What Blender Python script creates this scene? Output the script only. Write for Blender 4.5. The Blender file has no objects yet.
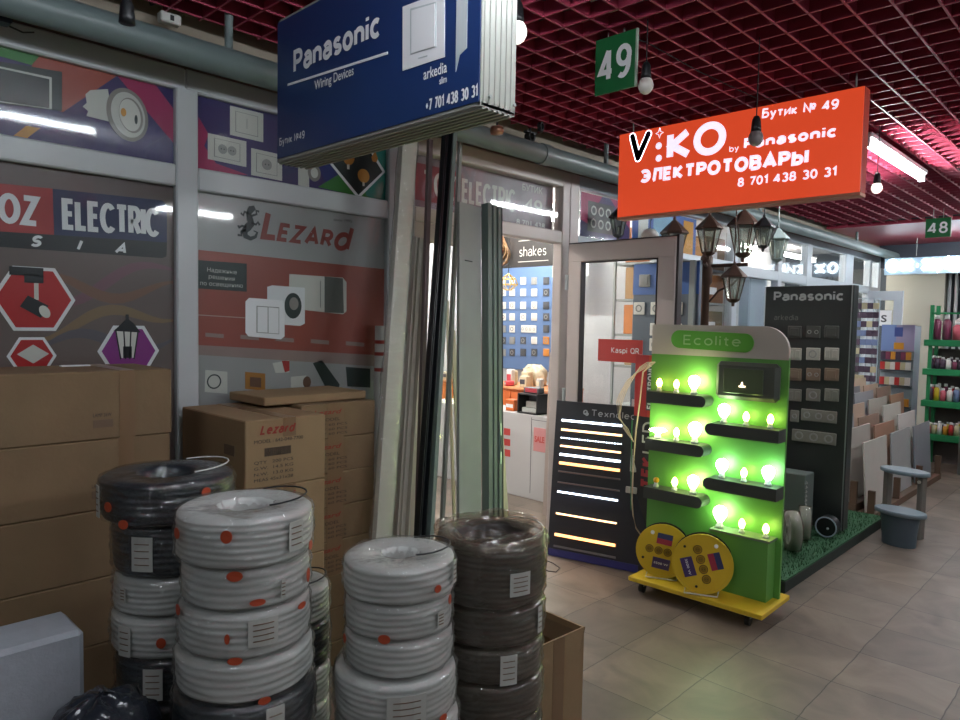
import bpy, math, random
from mathutils import Matrix, Vector
random.seed(7)
PI = math.pi
S = bpy.context.scene
COL = S.collection

# ------------------------------------------------------------------ camera
F = 702.0
a = Vector((1165-480, 335-360, F)).normalized()
b = Vector((-240-480, 308-360, F)); b = (b-a*b.dot(a)).normalized()
c = a.cross(b)
if c.y > 0: c = -c
RW = Matrix((a, b, c))              # camera (x right, y down, z forward) -> place
HC = 1.5
cam = bpy.data.cameras.new('camera'); cam.sensor_width = 36; cam.lens = F/960*36; cam.clip_start = .02
camo = bpy.data.objects.new('camera', cam); COL.objects.link(camo)
rt, dn, fw = RW.col[0], RW.col[1], RW.col[2]
camo.matrix_world = Matrix(((rt.x, -dn.x, -fw.x, 0), (rt.y, -dn.y, -fw.y, 0), (rt.z, -dn.z, -fw.z, HC), (0, 0, 0, 1)))
S.camera = camo
def ray(u, v): return RW @ Vector((u-480, v-360, F))
def onx(u, v, x): d = ray(u, v); return Vector((0, 0, HC))+d*(x/d.x)
def ony(u, v, y): d = ray(u, v); return Vector((0, 0, HC))+d*(y/d.y)
def onz(u, v, z): d = ray(u, v); return Vector((0, 0, HC))+d*((z-HC)/d.z)

# ------------------------------------------------------------------ materials
def lin(h):
    h = h.lstrip('#'); o = []
    for i in (0, 2, 4):
        x = int(h[i:i+2], 16)/255
        o.append(x/12.92 if x <= .04045 else ((x+.055)/1.055)**2.4)
    return (*o, 1)
MATS = {}
def mat(name, col, rough=.6, metal=0, var=.0, scale=6, bump=0, bscale=40, coat=0, coatr=.1, emit=0, ecol=None, stretch=(1, 1, 1), spec=.5):
    if name in MATS: return MATS[name]
    m = bpy.data.materials.new(name); m.use_nodes = True; MATS[name] = m
    nt = m.node_tree; p = nt.nodes['Principled BSDF']; N = nt.nodes.new; L = nt.links.new
    cc = lin(col) if isinstance(col, str) else (*col, 1)
    p.inputs['Base Color'].default_value = cc
    p.inputs['Roughness'].default_value = rough; p.inputs['Metallic'].default_value = metal
    p.inputs['Specular IOR Level'].default_value = spec
    if coat: p.inputs['Coat Weight'].default_value = coat; p.inputs['Coat Roughness'].default_value = coatr
    if emit:
        p.inputs['Emission Color'].default_value = lin(ecol or col); p.inputs['Emission Strength'].default_value = emit
    tc = N('ShaderNodeTexCoord'); mp = N('ShaderNodeMapping'); mp.inputs['Scale'].default_value = stretch
    L(tc.outputs['Object'], mp.inputs['Vector'])
    if var:
        n = N('ShaderNodeTexNoise'); n.inputs['Scale'].default_value = scale; n.inputs['Detail'].default_value = 6
        L(mp.outputs[0], n.inputs['Vector'])
        r = N('ShaderNodeMapRange'); r.inputs['From Min'].default_value = .3; r.inputs['From Max'].default_value = .7
        r.inputs['To Min'].default_value = 1-var; r.inputs['To Max'].default_value = 1+var
        L(n.outputs['Fac'], r.inputs['Value'])
        h = N('ShaderNodeHueSaturation'); h.inputs['Color'].default_value = cc
        L(r.outputs[0], h.inputs['Value']); L(h.outputs[0], p.inputs['Base Color'])
    if bump:
        n2 = N('ShaderNodeTexNoise'); n2.inputs['Scale'].default_value = bscale; n2.inputs['Detail'].default_value = 4
        L(mp.outputs[0], n2.inputs['Vector'])
        bp = N('ShaderNodeBump'); bp.inputs['Strength'].default_value = bump; bp.inputs['Distance'].default_value = .01
        L(n2.outputs['Fac'], bp.inputs['Height']); L(bp.outputs[0], p.inputs['Normal'])
        if coat: L(bp.outputs[0], p.inputs['Coat Normal'])
    return m
def film(name, tint='#ffffff', rough=.12, amt=.12, bump=0, bscale=30, haze=0, hazec='#c8c8c0', stretch=(1, 1, 1)):
    if name in MATS: return MATS[name]
    m = bpy.data.materials.new(name); m.use_nodes = True; MATS[name] = m
    nt = m.node_tree; nt.nodes.clear(); N = nt.nodes.new; L = nt.links.new
    o = N('ShaderNodeOutputMaterial'); t = N('ShaderNodeBsdfTransparent'); t.inputs[0].default_value = lin(tint)
    g = N('ShaderNodeBsdfGlossy'); g.inputs['Roughness'].default_value = rough
    fr = N('ShaderNodeLayerWeight'); fr.inputs[0].default_value = .35
    pw = N('ShaderNodeMath'); pw.operation = 'POWER'; pw.inputs[1].default_value = 3; L(fr.outputs['Facing'], pw.inputs[0])
    ad = N('ShaderNodeMath'); ad.operation = 'MULTIPLY_ADD'; ad.inputs[1].default_value = .5; ad.inputs[2].default_value = amt; ad.use_clamp = True
    L(pw.outputs[0], ad.inputs[0])
    mx = N('ShaderNodeMixShader'); L(ad.outputs[0], mx.inputs[0]); L(g.outputs[0], mx.inputs[2])
    if haze:
        d = N('ShaderNodeBsdfDiffuse'); d.inputs[0].default_value = lin(hazec)
        m2 = N('ShaderNodeMixShader'); m2.inputs[0].default_value = haze
        L(t.outputs[0], m2.inputs[1]); L(d.outputs[0], m2.inputs[2]); L(m2.outputs[0], mx.inputs[1])
    else: L(t.outputs[0], mx.inputs[1])
    if bump:
        tc = N('ShaderNodeTexCoord'); mp = N('ShaderNodeMapping'); mp.inputs['Scale'].default_value = stretch
        n2 = N('ShaderNodeTexNoise'); n2.inputs['Scale'].default_value = bscale; n2.inputs['Detail'].default_value = 3
        L(tc.outputs['Object'], mp.inputs[0]); L(mp.outputs[0], n2.inputs['Vector'])
        bp = N('ShaderNodeBump'); bp.inputs['Strength'].default_value = bump; bp.inputs['Distance'].default_value = .02
        L(n2.outputs['Fac'], bp.inputs['Height']); L(bp.outputs[0], g.inputs['Normal']); L(bp.outputs[0], fr.inputs['Normal'])
    L(mx.outputs[0], o.inputs[0])
    return m

white = mat('white_upvc', '#b9bec0', .35, var=.04, scale=3)
jamb = mat('door_upvc', '#c3b8b4', .4, var=.05, scale=3)
carton = mat('carton', '#7c654a', .8, var=.10, scale=5, bump=.08, bscale=60)
carton_l = mat('carton_light', '#947a5a', .8, var=.08, scale=5, bump=.08, bscale=60)
carton_in = mat('carton_inside', '#6b5238', .85, var=.1)
tape = mat('packing_tape', '#7d6247', .3)
inkd = mat('dark_ink', '#4a3d33', .7); inkr = mat('red_ink', '#8f2f22', .6)
inkb = mat('faint_ink', '#6f5a48', .8)
black = mat('black_plastic', '#1b1d20', .4, var=.1)
blackp = mat('black_panel', '#2c302f', .35, var=.06, scale=3)
greyp = mat('grey_plastic', '#5c6b74', .5, var=.05)
alu = mat('brushed_aluminium', '#9aa3a2', .32, .7, var=.05, scale=4, stretch=(8, 8, .5))
glass = film('window_glass', '#f8f9f9', .045, .02)
wfilm = film('shrink_wrap', '#fafafa', .13, .10, bump=1.0, bscale=14, haze=.10, stretch=(1, 1, 2.2))
dfilm = film('dark_wrap', '#f0f2f4', .10, .12, bump=1.0, bscale=16, haze=.03, stretch=(1, 1, 2.5))
bfilm = film('cling_film', '#e8e4dc', .12, .10, bump=1.0, bscale=12, haze=.13, hazec='#a89e90', stretch=(1, 1, 2))
coilw = mat('white_cable', '#c9cbc8', .42, var=.08, scale=9, bump=.25, bscale=12, coat=.3, coatr=.2, stretch=(1, 1, 3))
coild = mat('dark_cable', '#20262e', .35, var=.2, scale=10, bump=.3, bscale=20, coat=.5, coatr=.15, stretch=(1, 1, 3))
coilb = mat('brown_black_cable', '#332b27', .5, var=.2, scale=12, bump=.3, bscale=20, coat=.2, stretch=(1, 1, 3))
orange = mat('orange_sticker', '#b4492a', .5); tagw = mat('paper_tag', '#b9bab4', .6, var=.06, scale=20)
paper = mat('white_print', '#e6e8ea', .5); printw = mat('white_lettering', '#eceef0', .5)
yellow = mat('yellow_plastic', '#d6b32c', .45, var=.06, scale=8)
red = mat('red_print', '#b02a26', .4)
foil = film('clear_pane', '#ffffff', .05, .03)

# ------------------------------------------------------------------ mesh builder
class MB:
    def __init__(s): s.v = []; s.f = []; s.m = []; s.sm = []; s.mats = []; s.M = Matrix()
    def mi(s, m):
        if m not in s.mats: s.mats.append(m)
        return s.mats.index(m)
    def add(s, vs, fs, m, smooth=False):
        n = len(s.v); k = s.mi(m)
        s.v += [tuple(s.M @ Vector(p)) for p in vs]
        for f in fs: s.f.append([i+n for i in f]); s.m.append(k); s.sm.append(smooth)
        return s
    def box(s, m, x0, x1, y0, y1, z0, z1, bev=0):
        if bev:
            bev = min(bev, (x1-x0)*.45, (y1-y0)*.45, (z1-z0)*.45)
            # chamfered box : 24 verts
            vs = []; idx = {}
            for ix, (X, sx) in enumerate(((x0, 1), (x1, -1))):
                for iy, (Y, sy) in enumerate(((y0, 1), (y1, -1))):
                    for iz, (Z, sz) in enumerate(((z0, 1), (z1, -1))):
                        for k in range(3):
                            p = [X+sx*bev, Y+sy*bev, Z+sz*bev]; p[k] = (X, Y, Z)[k]
                            idx[(ix, iy, iz, k)] = len(vs); vs.append(p)
            fs = []
            for i in (0, 1):
                for k in range(3):
                    q = []
                    for (p_, r_) in ((0, 0), (1, 0), (1, 1), (0, 1)):
                        t = [0, 0, 0]; t[k] = i; t[(k+1) % 3] = p_; t[(k+2) % 3] = r_
                        q.append(idx[(t[0], t[1], t[2], k)])
                    fs.append(q if i else q[::-1])
            for k in range(3):       # edges along axis k
                o1, o2 = (k+1) % 3, (k+2) % 3
                for p_ in (0, 1):
                    for r_ in (0, 1):
                        q = []
                        for (e, kk) in ((0, o1), (1, o1), (1, o2), (0, o2)):
                            t = [0, 0, 0]; t[k] = e; t[o1] = p_; t[o2] = r_
                            q.append(idx[(t[0], t[1], t[2], kk)])
                        fs.append(q if (p_+r_) % 2 == 0 else q[::-1])
            for ix in (0, 1):
                for iy in (0, 1):
                    for iz in (0, 1):
                        q = [idx[(ix, iy, iz, k)] for k in range(3)]
                        fs.append(q if (ix+iy+iz) % 2 else q[::-1])
            return s.add(vs, fs, m)
        vs = [(x, y, z) for x in (x0, x1) for y in (y0, y1) for z in (z0, z1)]
        return s.add(vs, [(0, 1, 3, 2), (4, 6, 7, 5), (0, 4, 5, 1), (2, 3, 7, 6), (0, 2, 6, 4), (1, 5, 7, 3)], m)
    def prism(s, m, pts, y0, y1):           # outline in x,z facing -y
        n = len(pts)
        ar = sum(pts[i][0]*pts[(i+1) % n][1]-pts[(i+1) % n][0]*pts[i][1] for i in range(n))
        if ar < 0: pts = pts[::-1]
        vs = [(x, y0, z) for x, z in pts]+[(x, y1, z) for x, z in pts]
        fs = [list(range(n)), list(range(2*n-1, n-1, -1))]+[(i, i+n, (i+1) % n+n, (i+1) % n) for i in range(n)]
        return s.add(vs, fs, m)
    def rows(s, m, rings, closed=True, cap=True, smooth=True):
        n = len(rings[0]); vs = [p for r in rings for p in r]; fs = []
        for j in range(len(rings)-1):
            for i in range(n if closed else n-1):
                k = (i+1) % n; fs.append((j*n+i, j*n+k, (j+1)*n+k, (j+1)*n+i))
        s.add(vs, fs, m, smooth)
        if cap and closed:
            for r, fl in ((rings[0], True), (rings[-1], False)):
                s.add(r, [list(range(n))[::-1] if fl else list(range(n))], m)
        return s
    def lathe(s, m, prof, n=24, c=(0, 0, 0), wob=None, cap=True, smooth=True):
        rings = []
        for j, (r, z) in enumerate(prof):
            ring = []
            for i in range(n):
                t = 2*PI*i/n; dr, dz = wob(t, j, r, z) if wob else (0, 0)
                ring.append((c[0]+(r+dr)*math.cos(t), c[1]+(r+dr)*math.sin(t), c[2]+z+dz))
            rings.append(ring)
        return s.rows(m, rings, cap=cap, smooth=smooth)
    def tube(s, m, path, r, n=8, cap=True, flat=None):
        path = [Vector(p) for p in path]; rings = []
        for i, p in enumerate(path):
            d = (path[min(i+1, len(path)-1)]-path[max(i-1, 0)]).normalized()
            up = Vector((0, 0, 1)) if abs(d.z) < .95 else Vector((0, 1, 0))
            e1 = d.cross(up).normalized(); e2 = e1.cross(d).normalized()
            rr = r[i] if isinstance(r, (list, tuple)) else r
            rings.append([tuple(p+e1*rr*math.cos(2*PI*k/n)+e2*rr*(flat or 1)*math.sin(2*PI*k/n)) for k in range(n)])
        return s.rows(m, rings[::1], cap=cap)
    def bar(s, m, p0, p1, w, t, up=(1, 0, 0)):      # rectangular bar from p0 to p1
        p0, p1 = Vector(p0), Vector(p1); d = (p1-p0).normalized(); e1 = Vector(up); e1 = (e1-d*e1.dot(d)).normalized(); e2 = d.cross(e1)
        vs = [tuple(p+e1*w/2*i+e2*t/2*j) for p in (p0, p1) for i, j in ((-1, -1), (1, -1), (1, 1), (-1, 1))]
        return s.add(vs, [(3, 2, 1, 0), (4, 5, 6, 7), (0, 1, 5, 4), (1, 2, 6, 5), (2, 3, 7, 6), (3, 0, 4, 7)], m)
    def stroke(s, m, pts, w, y0, y1):
        L_, R_ = [], []
        for i, p in enumerate(pts):
            q0, q1 = pts[max(i-1, 0)], pts[min(i+1, len(pts)-1)]
            dx, dz = q1[0]-q0[0], q1[1]-q0[1]; l = math.hypot(dx, dz) or 1
            ww = (w[i] if isinstance(w, (list, tuple)) else w)/2
            L_.append((p[0]-dz/l*ww, p[1]+dx/l*ww)); R_.append((p[0]+dz/l*ww, p[1]-dx/l*ww))
        for i in range(len(pts)-1):
            s.prism(m, [R_[i], R_[i+1], L_[i+1], L_[i]], y0, y1)
        return s
    def disc(s, m, cx, cz, rx, rz, y0, y1, n=24, rot=0):
        pts = []
        for i in range(n):
            t = 2*PI*i/n; x, z = rx*math.cos(t), rz*math.sin(t)
            pts.append((cx+x*math.cos(rot)-z*math.sin(rot), cz+x*math.sin(rot)+z*math.cos(rot)))
        return s.prism(m, pts, y0, y1)
    def ring(s, m, cx, cz, r0, r1, y0, y1, n=24, sx=1):
        for i in range(n):
            t, u = 2*PI*i/n, 2*PI*(i+1)/n
            s.prism(m, [(cx+sx*r0*math.cos(t), cz+r0*math.sin(t)), (cx+sx*r1*math.cos(t), cz+r1*math.sin(t)), (cx+sx*r1*math.cos(u), cz+r1*math.sin(u)), (cx+sx*r0*math.cos(u), cz+r0*math.sin(u))], y0, y1)
        return s
    def text(s, m, body, x, y, z, h, w=None, bold=.012, shear=0, rot=0, align='LEFT', dep=.0008, grow=0):
        cu = bpy.data.curves.new('t', 'FONT'); cu.body = body; cu.size = 1; cu.offset = 0; cu.shear = shear; cu.resolution_u = 3
        ob = bpy.data.objects.new('t', cu); COL.objects.link(ob)
        dg = bpy.context.evaluated_depsgraph_get(); me = bpy.data.meshes.new_from_object(ob.evaluated_get(dg))
        if me.vertices:
            xs = [v.co.x for v in me.vertices]; ys = [v.co.y for v in me.vertices]
            x0, x1, y0, y1 = min(xs), max(xs), min(ys), max(ys)
            sc = h/.72; sx = w/(x1-x0) if w else sc
            off = {'LEFT': -x0, 'RIGHT': -x1, 'CENTER': -(x0+x1)/2}[align]
            cr, sr = math.cos(rot), math.sin(rot); vs = []
            for v in me.vertices:
                px, pz = (v.co.x+off)*sx, v.co.y*sc
                pz += grow*px
                vs.append((x+px*cr-pz*sr, y, z+px*sr+pz*cr))
            fc = [list(f.vertices) for f in me.polygons]
            bb = bold*sc*1.1; offs = [(0, 0)] if bold < .012 else [(bb*math.cos(t_), bb*math.sin(t_)) for t_ in [PI/4*j for j in range(8)]]
            for j, (ox, oz) in enumerate(offs): s.add([(p[0]+ox, p[1]+j*.00006, p[2]+oz) for p in vs], fc, m)
        bpy.data.objects.remove(ob); bpy.data.meshes.remove(me); bpy.data.curves.remove(cu)
        return s
    def build(s, name, parent=None, kind=None, label=None):
        me = bpy.data.meshes.new(name); me.from_pydata(s.v, [], s.f)
        for m in s.mats: me.materials.append(m)
        me.polygons.foreach_set('material_index', s.m); me.polygons.foreach_set('use_smooth', s.sm); me.update()
        o = bpy.data.objects.new(name, me); COL.objects.link(o)
        if parent: o.parent = parent
        if kind: o['kind'] = kind
        if label: o['label'] = label
        return o
# ------------------------------------------------------------------ stroke lettering (cap height 1)
def _e(cx, cy, rx, ry, a0, a1, n=12): return [(cx+rx*math.cos(math.radians(a0+(a1-a0)*i/n)), cy+ry*math.sin(math.radians(a0+(a1-a0)*i/n))) for i in range(n+1)]
_O = _e(.38, .5, .38, .5, 90, 450, 24); _o = _e(.27, .34, .27, .34, 90, 450, 20)
GL = {
 'A': (.76, [[(0, 0), (.38, 1), (.76, 0)], [(.14, .3), (.62, .3)]]), 'B': (.6, [[(0, 0), (0, 1), (.33, 1)]+_e(.33, .76, .24, .24, 90, -90)+[(0, .52)], [(.33, .52)]+_e(.35, .26, .26, .26, 90, -90)+[(0, 0)]]),
 'C': (.7, [_e(.4, .5, .4, .5, 45, 315, 18)]), 'D': (.66, [[(0, 0), (0, 1), (.25, 1)]+_e(.25, .5, .42, .5, 90, -90)+[(0, 0)]]),
 'E': (.52, [[(.52, 0), (0, 0), (0, 1), (.52, 1)], [(0, .52), (.46, .52)]]), 'G': (.72, [_e(.4, .5, .4, .5, 45, 360, 20)+[(.45, .5)]]),
 'I': (.0, [[(0, 0), (0, 1)]]), 'K': (.6, [[(0, 0), (0, 1)], [(.56, 1), (.06, .5), (.6, 0)]]), 'L': (.5, [[(0, 1), (0, 0), (.5, 0)]]),
 'M': (.8, [[(0, 0), (.04, 1), (.4, .25), (.76, 1), (.8, 0)]]), 'N': (.66, [[(0, 0), (0, 1), (.66, 0), (.66, 1)]]), 'O': (.76, [_O]), 'Q': (.76, [_O, [(.5, .22), (.78, -.06)]]),
 'P': (.56, [[(0, 0), (0, 1), (.3, 1)]+_e(.3, .73, .27, .27, 90, -90)+[(0, .46)]]), 'R': (.6, [[(0, 0), (0, 1), (.3, 1)]+_e(.3, .73, .27, .27, 90, -90)+[(0, .46)], [(.28, .46), (.6, 0)]]),
 'S': (.56, [_e(.29, .74, .27, .26, 30, 270, 12)+_e(.29, .25, .28, .25, 90, -150, 12)]), 'T': (.64, [[(0, 1), (.64, 1)], [(.32, 1), (.32, 0)]]), 'V': (.7, [[(0, 1), (.35, 0), (.7, 1)]]),
 'X': (.64, [[(0, 0), (.64, 1)], [(0, 1), (.64, 0)]]), 'Z': (.6, [[(0, 1), (.6, 1), (0, 0), (.6, 0)]]), 'U': (.66, [[(0, 1), (0, .33)]+_e(.33, .33, .33, .33, 180, 360)+[(.66, 1)]]),
 'W': (.9, [[(0, 1), (.22, 0), (.45, .9), (.68, 0), (.9, 1)]]),
 'a': (.5, [[(.02, .56)]+_e(.27, .45, .23, .25, 130, 0, 8)+[(.5, 0)], _e(.24, .2, .24, .2, 50, 330, 12)+[(.5, .14)]][:1]+[[(.5, .4), (.26, .4)]+_e(.22, .2, .22, .2, 90, 300, 10)+[(.5, .16)]]),
 'b': (.54, [[(0, 1.02), (0, 0)], _o]), 'c': (.5, [_e(.28, .34, .28, .34, 50, 310, 14)]), 'd': (.54, [[(.54, 1.02), (.54, 0)], _o]), 'e': (.54, [[(.02, .36), (.53, .36)]+_e(.27, .34, .27, .34, 5, 315, 14)]),
 'g': (.54, [_o, [(.54, .66), (.54, 0)]+_e(.28, -.02, .26, .24, 0, -140, 8)]), 'h': (.5, [[(0, 1.02), (0, 0)], [(0, .38)]+_e(.25, .42, .25, .24, 170, 0, 8)+[(.5, 0)]]), 'i': (.0, [[(0, 0), (0, .68)], [(0, .86), (0, 1.02)]]),
 'k': (.46, [[(0, 0), (0, 1.02)], [(.44, .68), (.05, .3), (.46, 0)]]), 'l': (.0, [[(0, 0), (0, 1.02)]]), 'n': (.5, [[(0, 0), (0, .68)], [(0, .38)]+_e(.25, .42, .25, .24, 170, 0, 8)+[(.5, 0)]]), 'o': (.54, [_o]),
 'p': (.54, [[(0, .68), (0, -.3)], _o]), 'r': (.3, [[(0, 0), (0, .68)], [(0, .4)]+_e(.24, .4, .24, .26, 170, 75, 6)]), 's': (.42, [_e(.22, .5, .2, .17, 30, 270, 10)+_e(.22, .17, .21, .16, 90, -150, 10)]), 't': (.32, [[(.14, .9), (.14, .1), (.3, .0)], [(0, .66), (.32, .66)]]),
 'v': (.5, [[(0, .68), (.25, 0), (.5, .68)]]), 'x': (.48, [[(0, 0), (.48, .68)], [(0, .68), (.48, 0)]]), 'y': (.5, [[(0, .68), (.26, .02)], [(.5, .68), (.18, -.28), (.05, -.3)]]), 'u': (.5, [[(0, .68), (0, .25)]+_e(.25, .25, .25, .25, 180, 360, 8)+[(.5, .68)]]),
 '0': (.54, [_e(.27, .5, .27, .5, 90, 450, 20)]), '1': (.26, [[(0, .78), (.24, 1), (.24, 0)]]), '2': (.52, [_e(.26, .74, .26, .26, 170, -30, 12)+[(0, 0), (.52, 0)]]), '3': (.52, [_e(.25, .75, .24, .25, 150, -90, 12), _e(.25, .26, .27, .26, 90, -150, 12)]),
 '4': (.58, [[(.42, 0), (.42, 1)], [(.40, 1), (0, .26), (.58, .26)]]), '5': (.52, [[(.48, 1), (.1, 1), (.05, .55)]+_e(.25, .31, .27, .31, 120, -150, 12)]), '6': (.54, [_e(.27, .3, .27, .3, 90, 450, 18), [(.02, .34)]+_e(.32, .5, .3, .5, 170, 60, 8)]),
 '7': (.5, [[(0, 1), (.5, 1), (.16, 0)]]), '8': (.54, [_e(.27, .76, .22, .24, 90, 450, 18), _e(.27, .26, .27, .26, 90, 450, 18)]), '9': (.54, [_e(.27, .7, .27, .3, 90, 450, 18), [(.52, .66)]+_e(.22, .5, .3, .5, -10, -120, 8)]),
 '+': (.5, [[(0, .45), (.5, .45)], [(.25, .2), (.25, .7)]]), '№': (1.1, [[(0, 0), (0, 1), (.6, 0), (.6, 1)], _e(.9, .66, .17, .2, 90, 450, 14), [(.74, .3), (1.08, .3)]]), '·': (.1, [[(0, .45), (.1, .45)]]),
 'Б': (.58, [[(.52, 1), (0, 1), (0, 0), (.32, 0)]+_e(.32, .29, .26, .29, -90, 90)+[(0, .58)]]), 'Э': (.7, [_e(.3, .5, .4, .5, 135, -135, 18), [(.68, .5), (.2, .5)]]), 'Л': (.68, [[(0, 0), (.1, .04), (.2, 1), (.68, 1), (.68, 0)]]),
 'Ы': (.86, [[(0, 1), (0, 0), (.28, 0)]+_e(.28, .29, .26, .29, -90, 90)+[(0, .58)], [(.86, 0), (.86, 1)]]), 'Ж': (.96, [[(.48, 0), (.48, 1)], [(0, 1), (.44, .5), (0, 0)], [(.96, 1), (.52, .5), (.96, 0)]]), 'И': (.66, [[(0, 1), (0, 0), (.66, 1), (.66, 0)]]),
 'У': (.64, [[(0, 1), (.34, .34)], [(.64, 1), (.24, 0), (.05, 0)]]), 'у': (.5, [[(0, .68), (.26, .02)], [(.5, .68), (.18, -.28), (.05, -.3)]]), 'т': (.5, [[(0, .66), (.5, .66)], [(.25, .66), (.25, 0)]]), 'и': (.48, [[(0, .68), (0, 0), (.48, .68), (.48, 0)]]), 'к': (.42, [[(0, 0), (0, .68)], [(.4, .68), (.05, .34), (.42, 0)]]), 'z': (.44, [[(0, .66), (.44, .66), (0, 0), (.44, 0)]]), ' ': (.25, []),
}
for _a, _b in zip('АВЕКОРСТХМН', 'ABEKOPCTXMH'):
    if _b in GL: GL[_a] = GL[_b]
def slet(s, m, body, x, y, z, h, w=None, sw=.2, rot=0, shear=0, align='LEFT', gap=None, gy=0):
    """stroke lettering: x,z = baseline left, h = cap height, w = full width, sw = stroke width as a share of h"""
    gp = (gap if gap is not None else .16)+sw; wid = 0; xs = []
    for ch in body: xs.append(wid+sw/2); wid += GL[ch][0]+gp
    wid += sw-gp; sx = (w/(wid*h)) if w else 1; cr, sr = math.cos(rot), math.sin(rot)
    ox = {'LEFT': 0, 'CENTER': -.5, 'RIGHT': -1}[align]*wid*h*sx; k_ = 0
    for ch, x0 in zip(body, xs):
        for st in GL[ch][1]:
            P = []
            ys = (1-sw)
            for px, pz in st:
                u_ = (x0+px+shear*pz)*h*sx+ox; v_ = (sw/2+pz*ys)*h+gy*(x0+px)*h*sx
                P.append((x+u_*cr-v_*sr, z+u_*sr+v_*cr))
            cl = P[0] == P[-1] or math.hypot(P[0][0]-P[-1][0], P[0][1]-P[-1][1]) < 1e-6
            n = len(P); W2 = sw*h/2; L_, R_ = [], []
            ext = W2*.0
            for i in range(n):
                if cl and i in (0, n-1): q0, q1 = P[n-2], P[1]
                else: q0, q1 = P[max(i-1, 0)], P[min(i+1, n-1)]
                p = P[i]
                def nm(a_, b_):
                    dx, dz = b_[0]-a_[0], b_[1]-a_[1]; l = math.hypot(dx, dz) or 1; return (-dz/l, dx/l)
                if q0 == p: nv = nm(p, q1); mf = 1
                elif q1 == p: nv = nm(q0, p); mf = 1
                else:
                    n0, n1 = nm(q0, p), nm(p, q1); sx_, sz_ = n0[0]+n1[0], n0[1]+n1[1]; l = math.hypot(sx_, sz_) or 1e-6
                    nv = (sx_/l, sz_/l); mf = min(1/max(.2, nv[0]*n0[0]+nv[1]*n0[1]), 2.2)
                L_.append((p[0]+nv[0]*W2*mf, p[1]+nv[1]*W2*mf)); R_.append((p[0]-nv[0]*W2*mf, p[1]-nv[1]*W2*mf))
            yy = y-.00008*(k_ % 6); k_ += 1
            vs = [(a_, yy, b_) for a_, b_ in R_]+[(a_, yy, b_) for a_, b_ in L_]
            s.add(vs, [(i, i+1, n+i+1, n+i) for i in range(n-1)], m)
    return s
MB.slet = slet
def thing(name, label, cat, loc=(0, 0, 0), rz=0, group=None, rx=0, ry=0):
    o = bpy.data.objects.new(name, None); COL.objects.link(o); o.empty_display_size = .05
    o.location = loc; o.rotation_euler = (rx, ry, rz); o['label'] = label; o['category'] = cat
    if group: o['group'] = group
    return o
def tag(o, label, cat, group=None, loc=None, rz=None):
    o['label'] = label; o['category'] = cat
    if group: o['group'] = group
    if loc is not None: o.location = loc
    if rz is not None: o.rotation_euler.z = rz
    return o
def struct(mb, name): return mb.build(name, kind='structure')
def dup(o, loc, rz=None, label=None, group=None):
    r = o.copy(); COL.objects.link(r); r.location = loc
    if rz is not None: r.rotation_euler.z = rz
    if label: r['label'] = label
    if group: r['group'] = group
    for ch in list(o.children):
        d = ch.copy(); COL.objects.link(d); d.parent = r
        for g in list(ch.children):
            e = g.copy(); COL.objects.link(e); e.parent = d
    return r
ORD = 'first second third fourth fifth sixth seventh eighth ninth tenth eleventh twelfth thirteenth fourteenth fifteenth sixteenth seventeenth eighteenth nineteenth twentieth twenty-first twenty-second twenty-third'.split()
CX = -PI/2            # yaw of things that face back along the corridor

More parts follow.
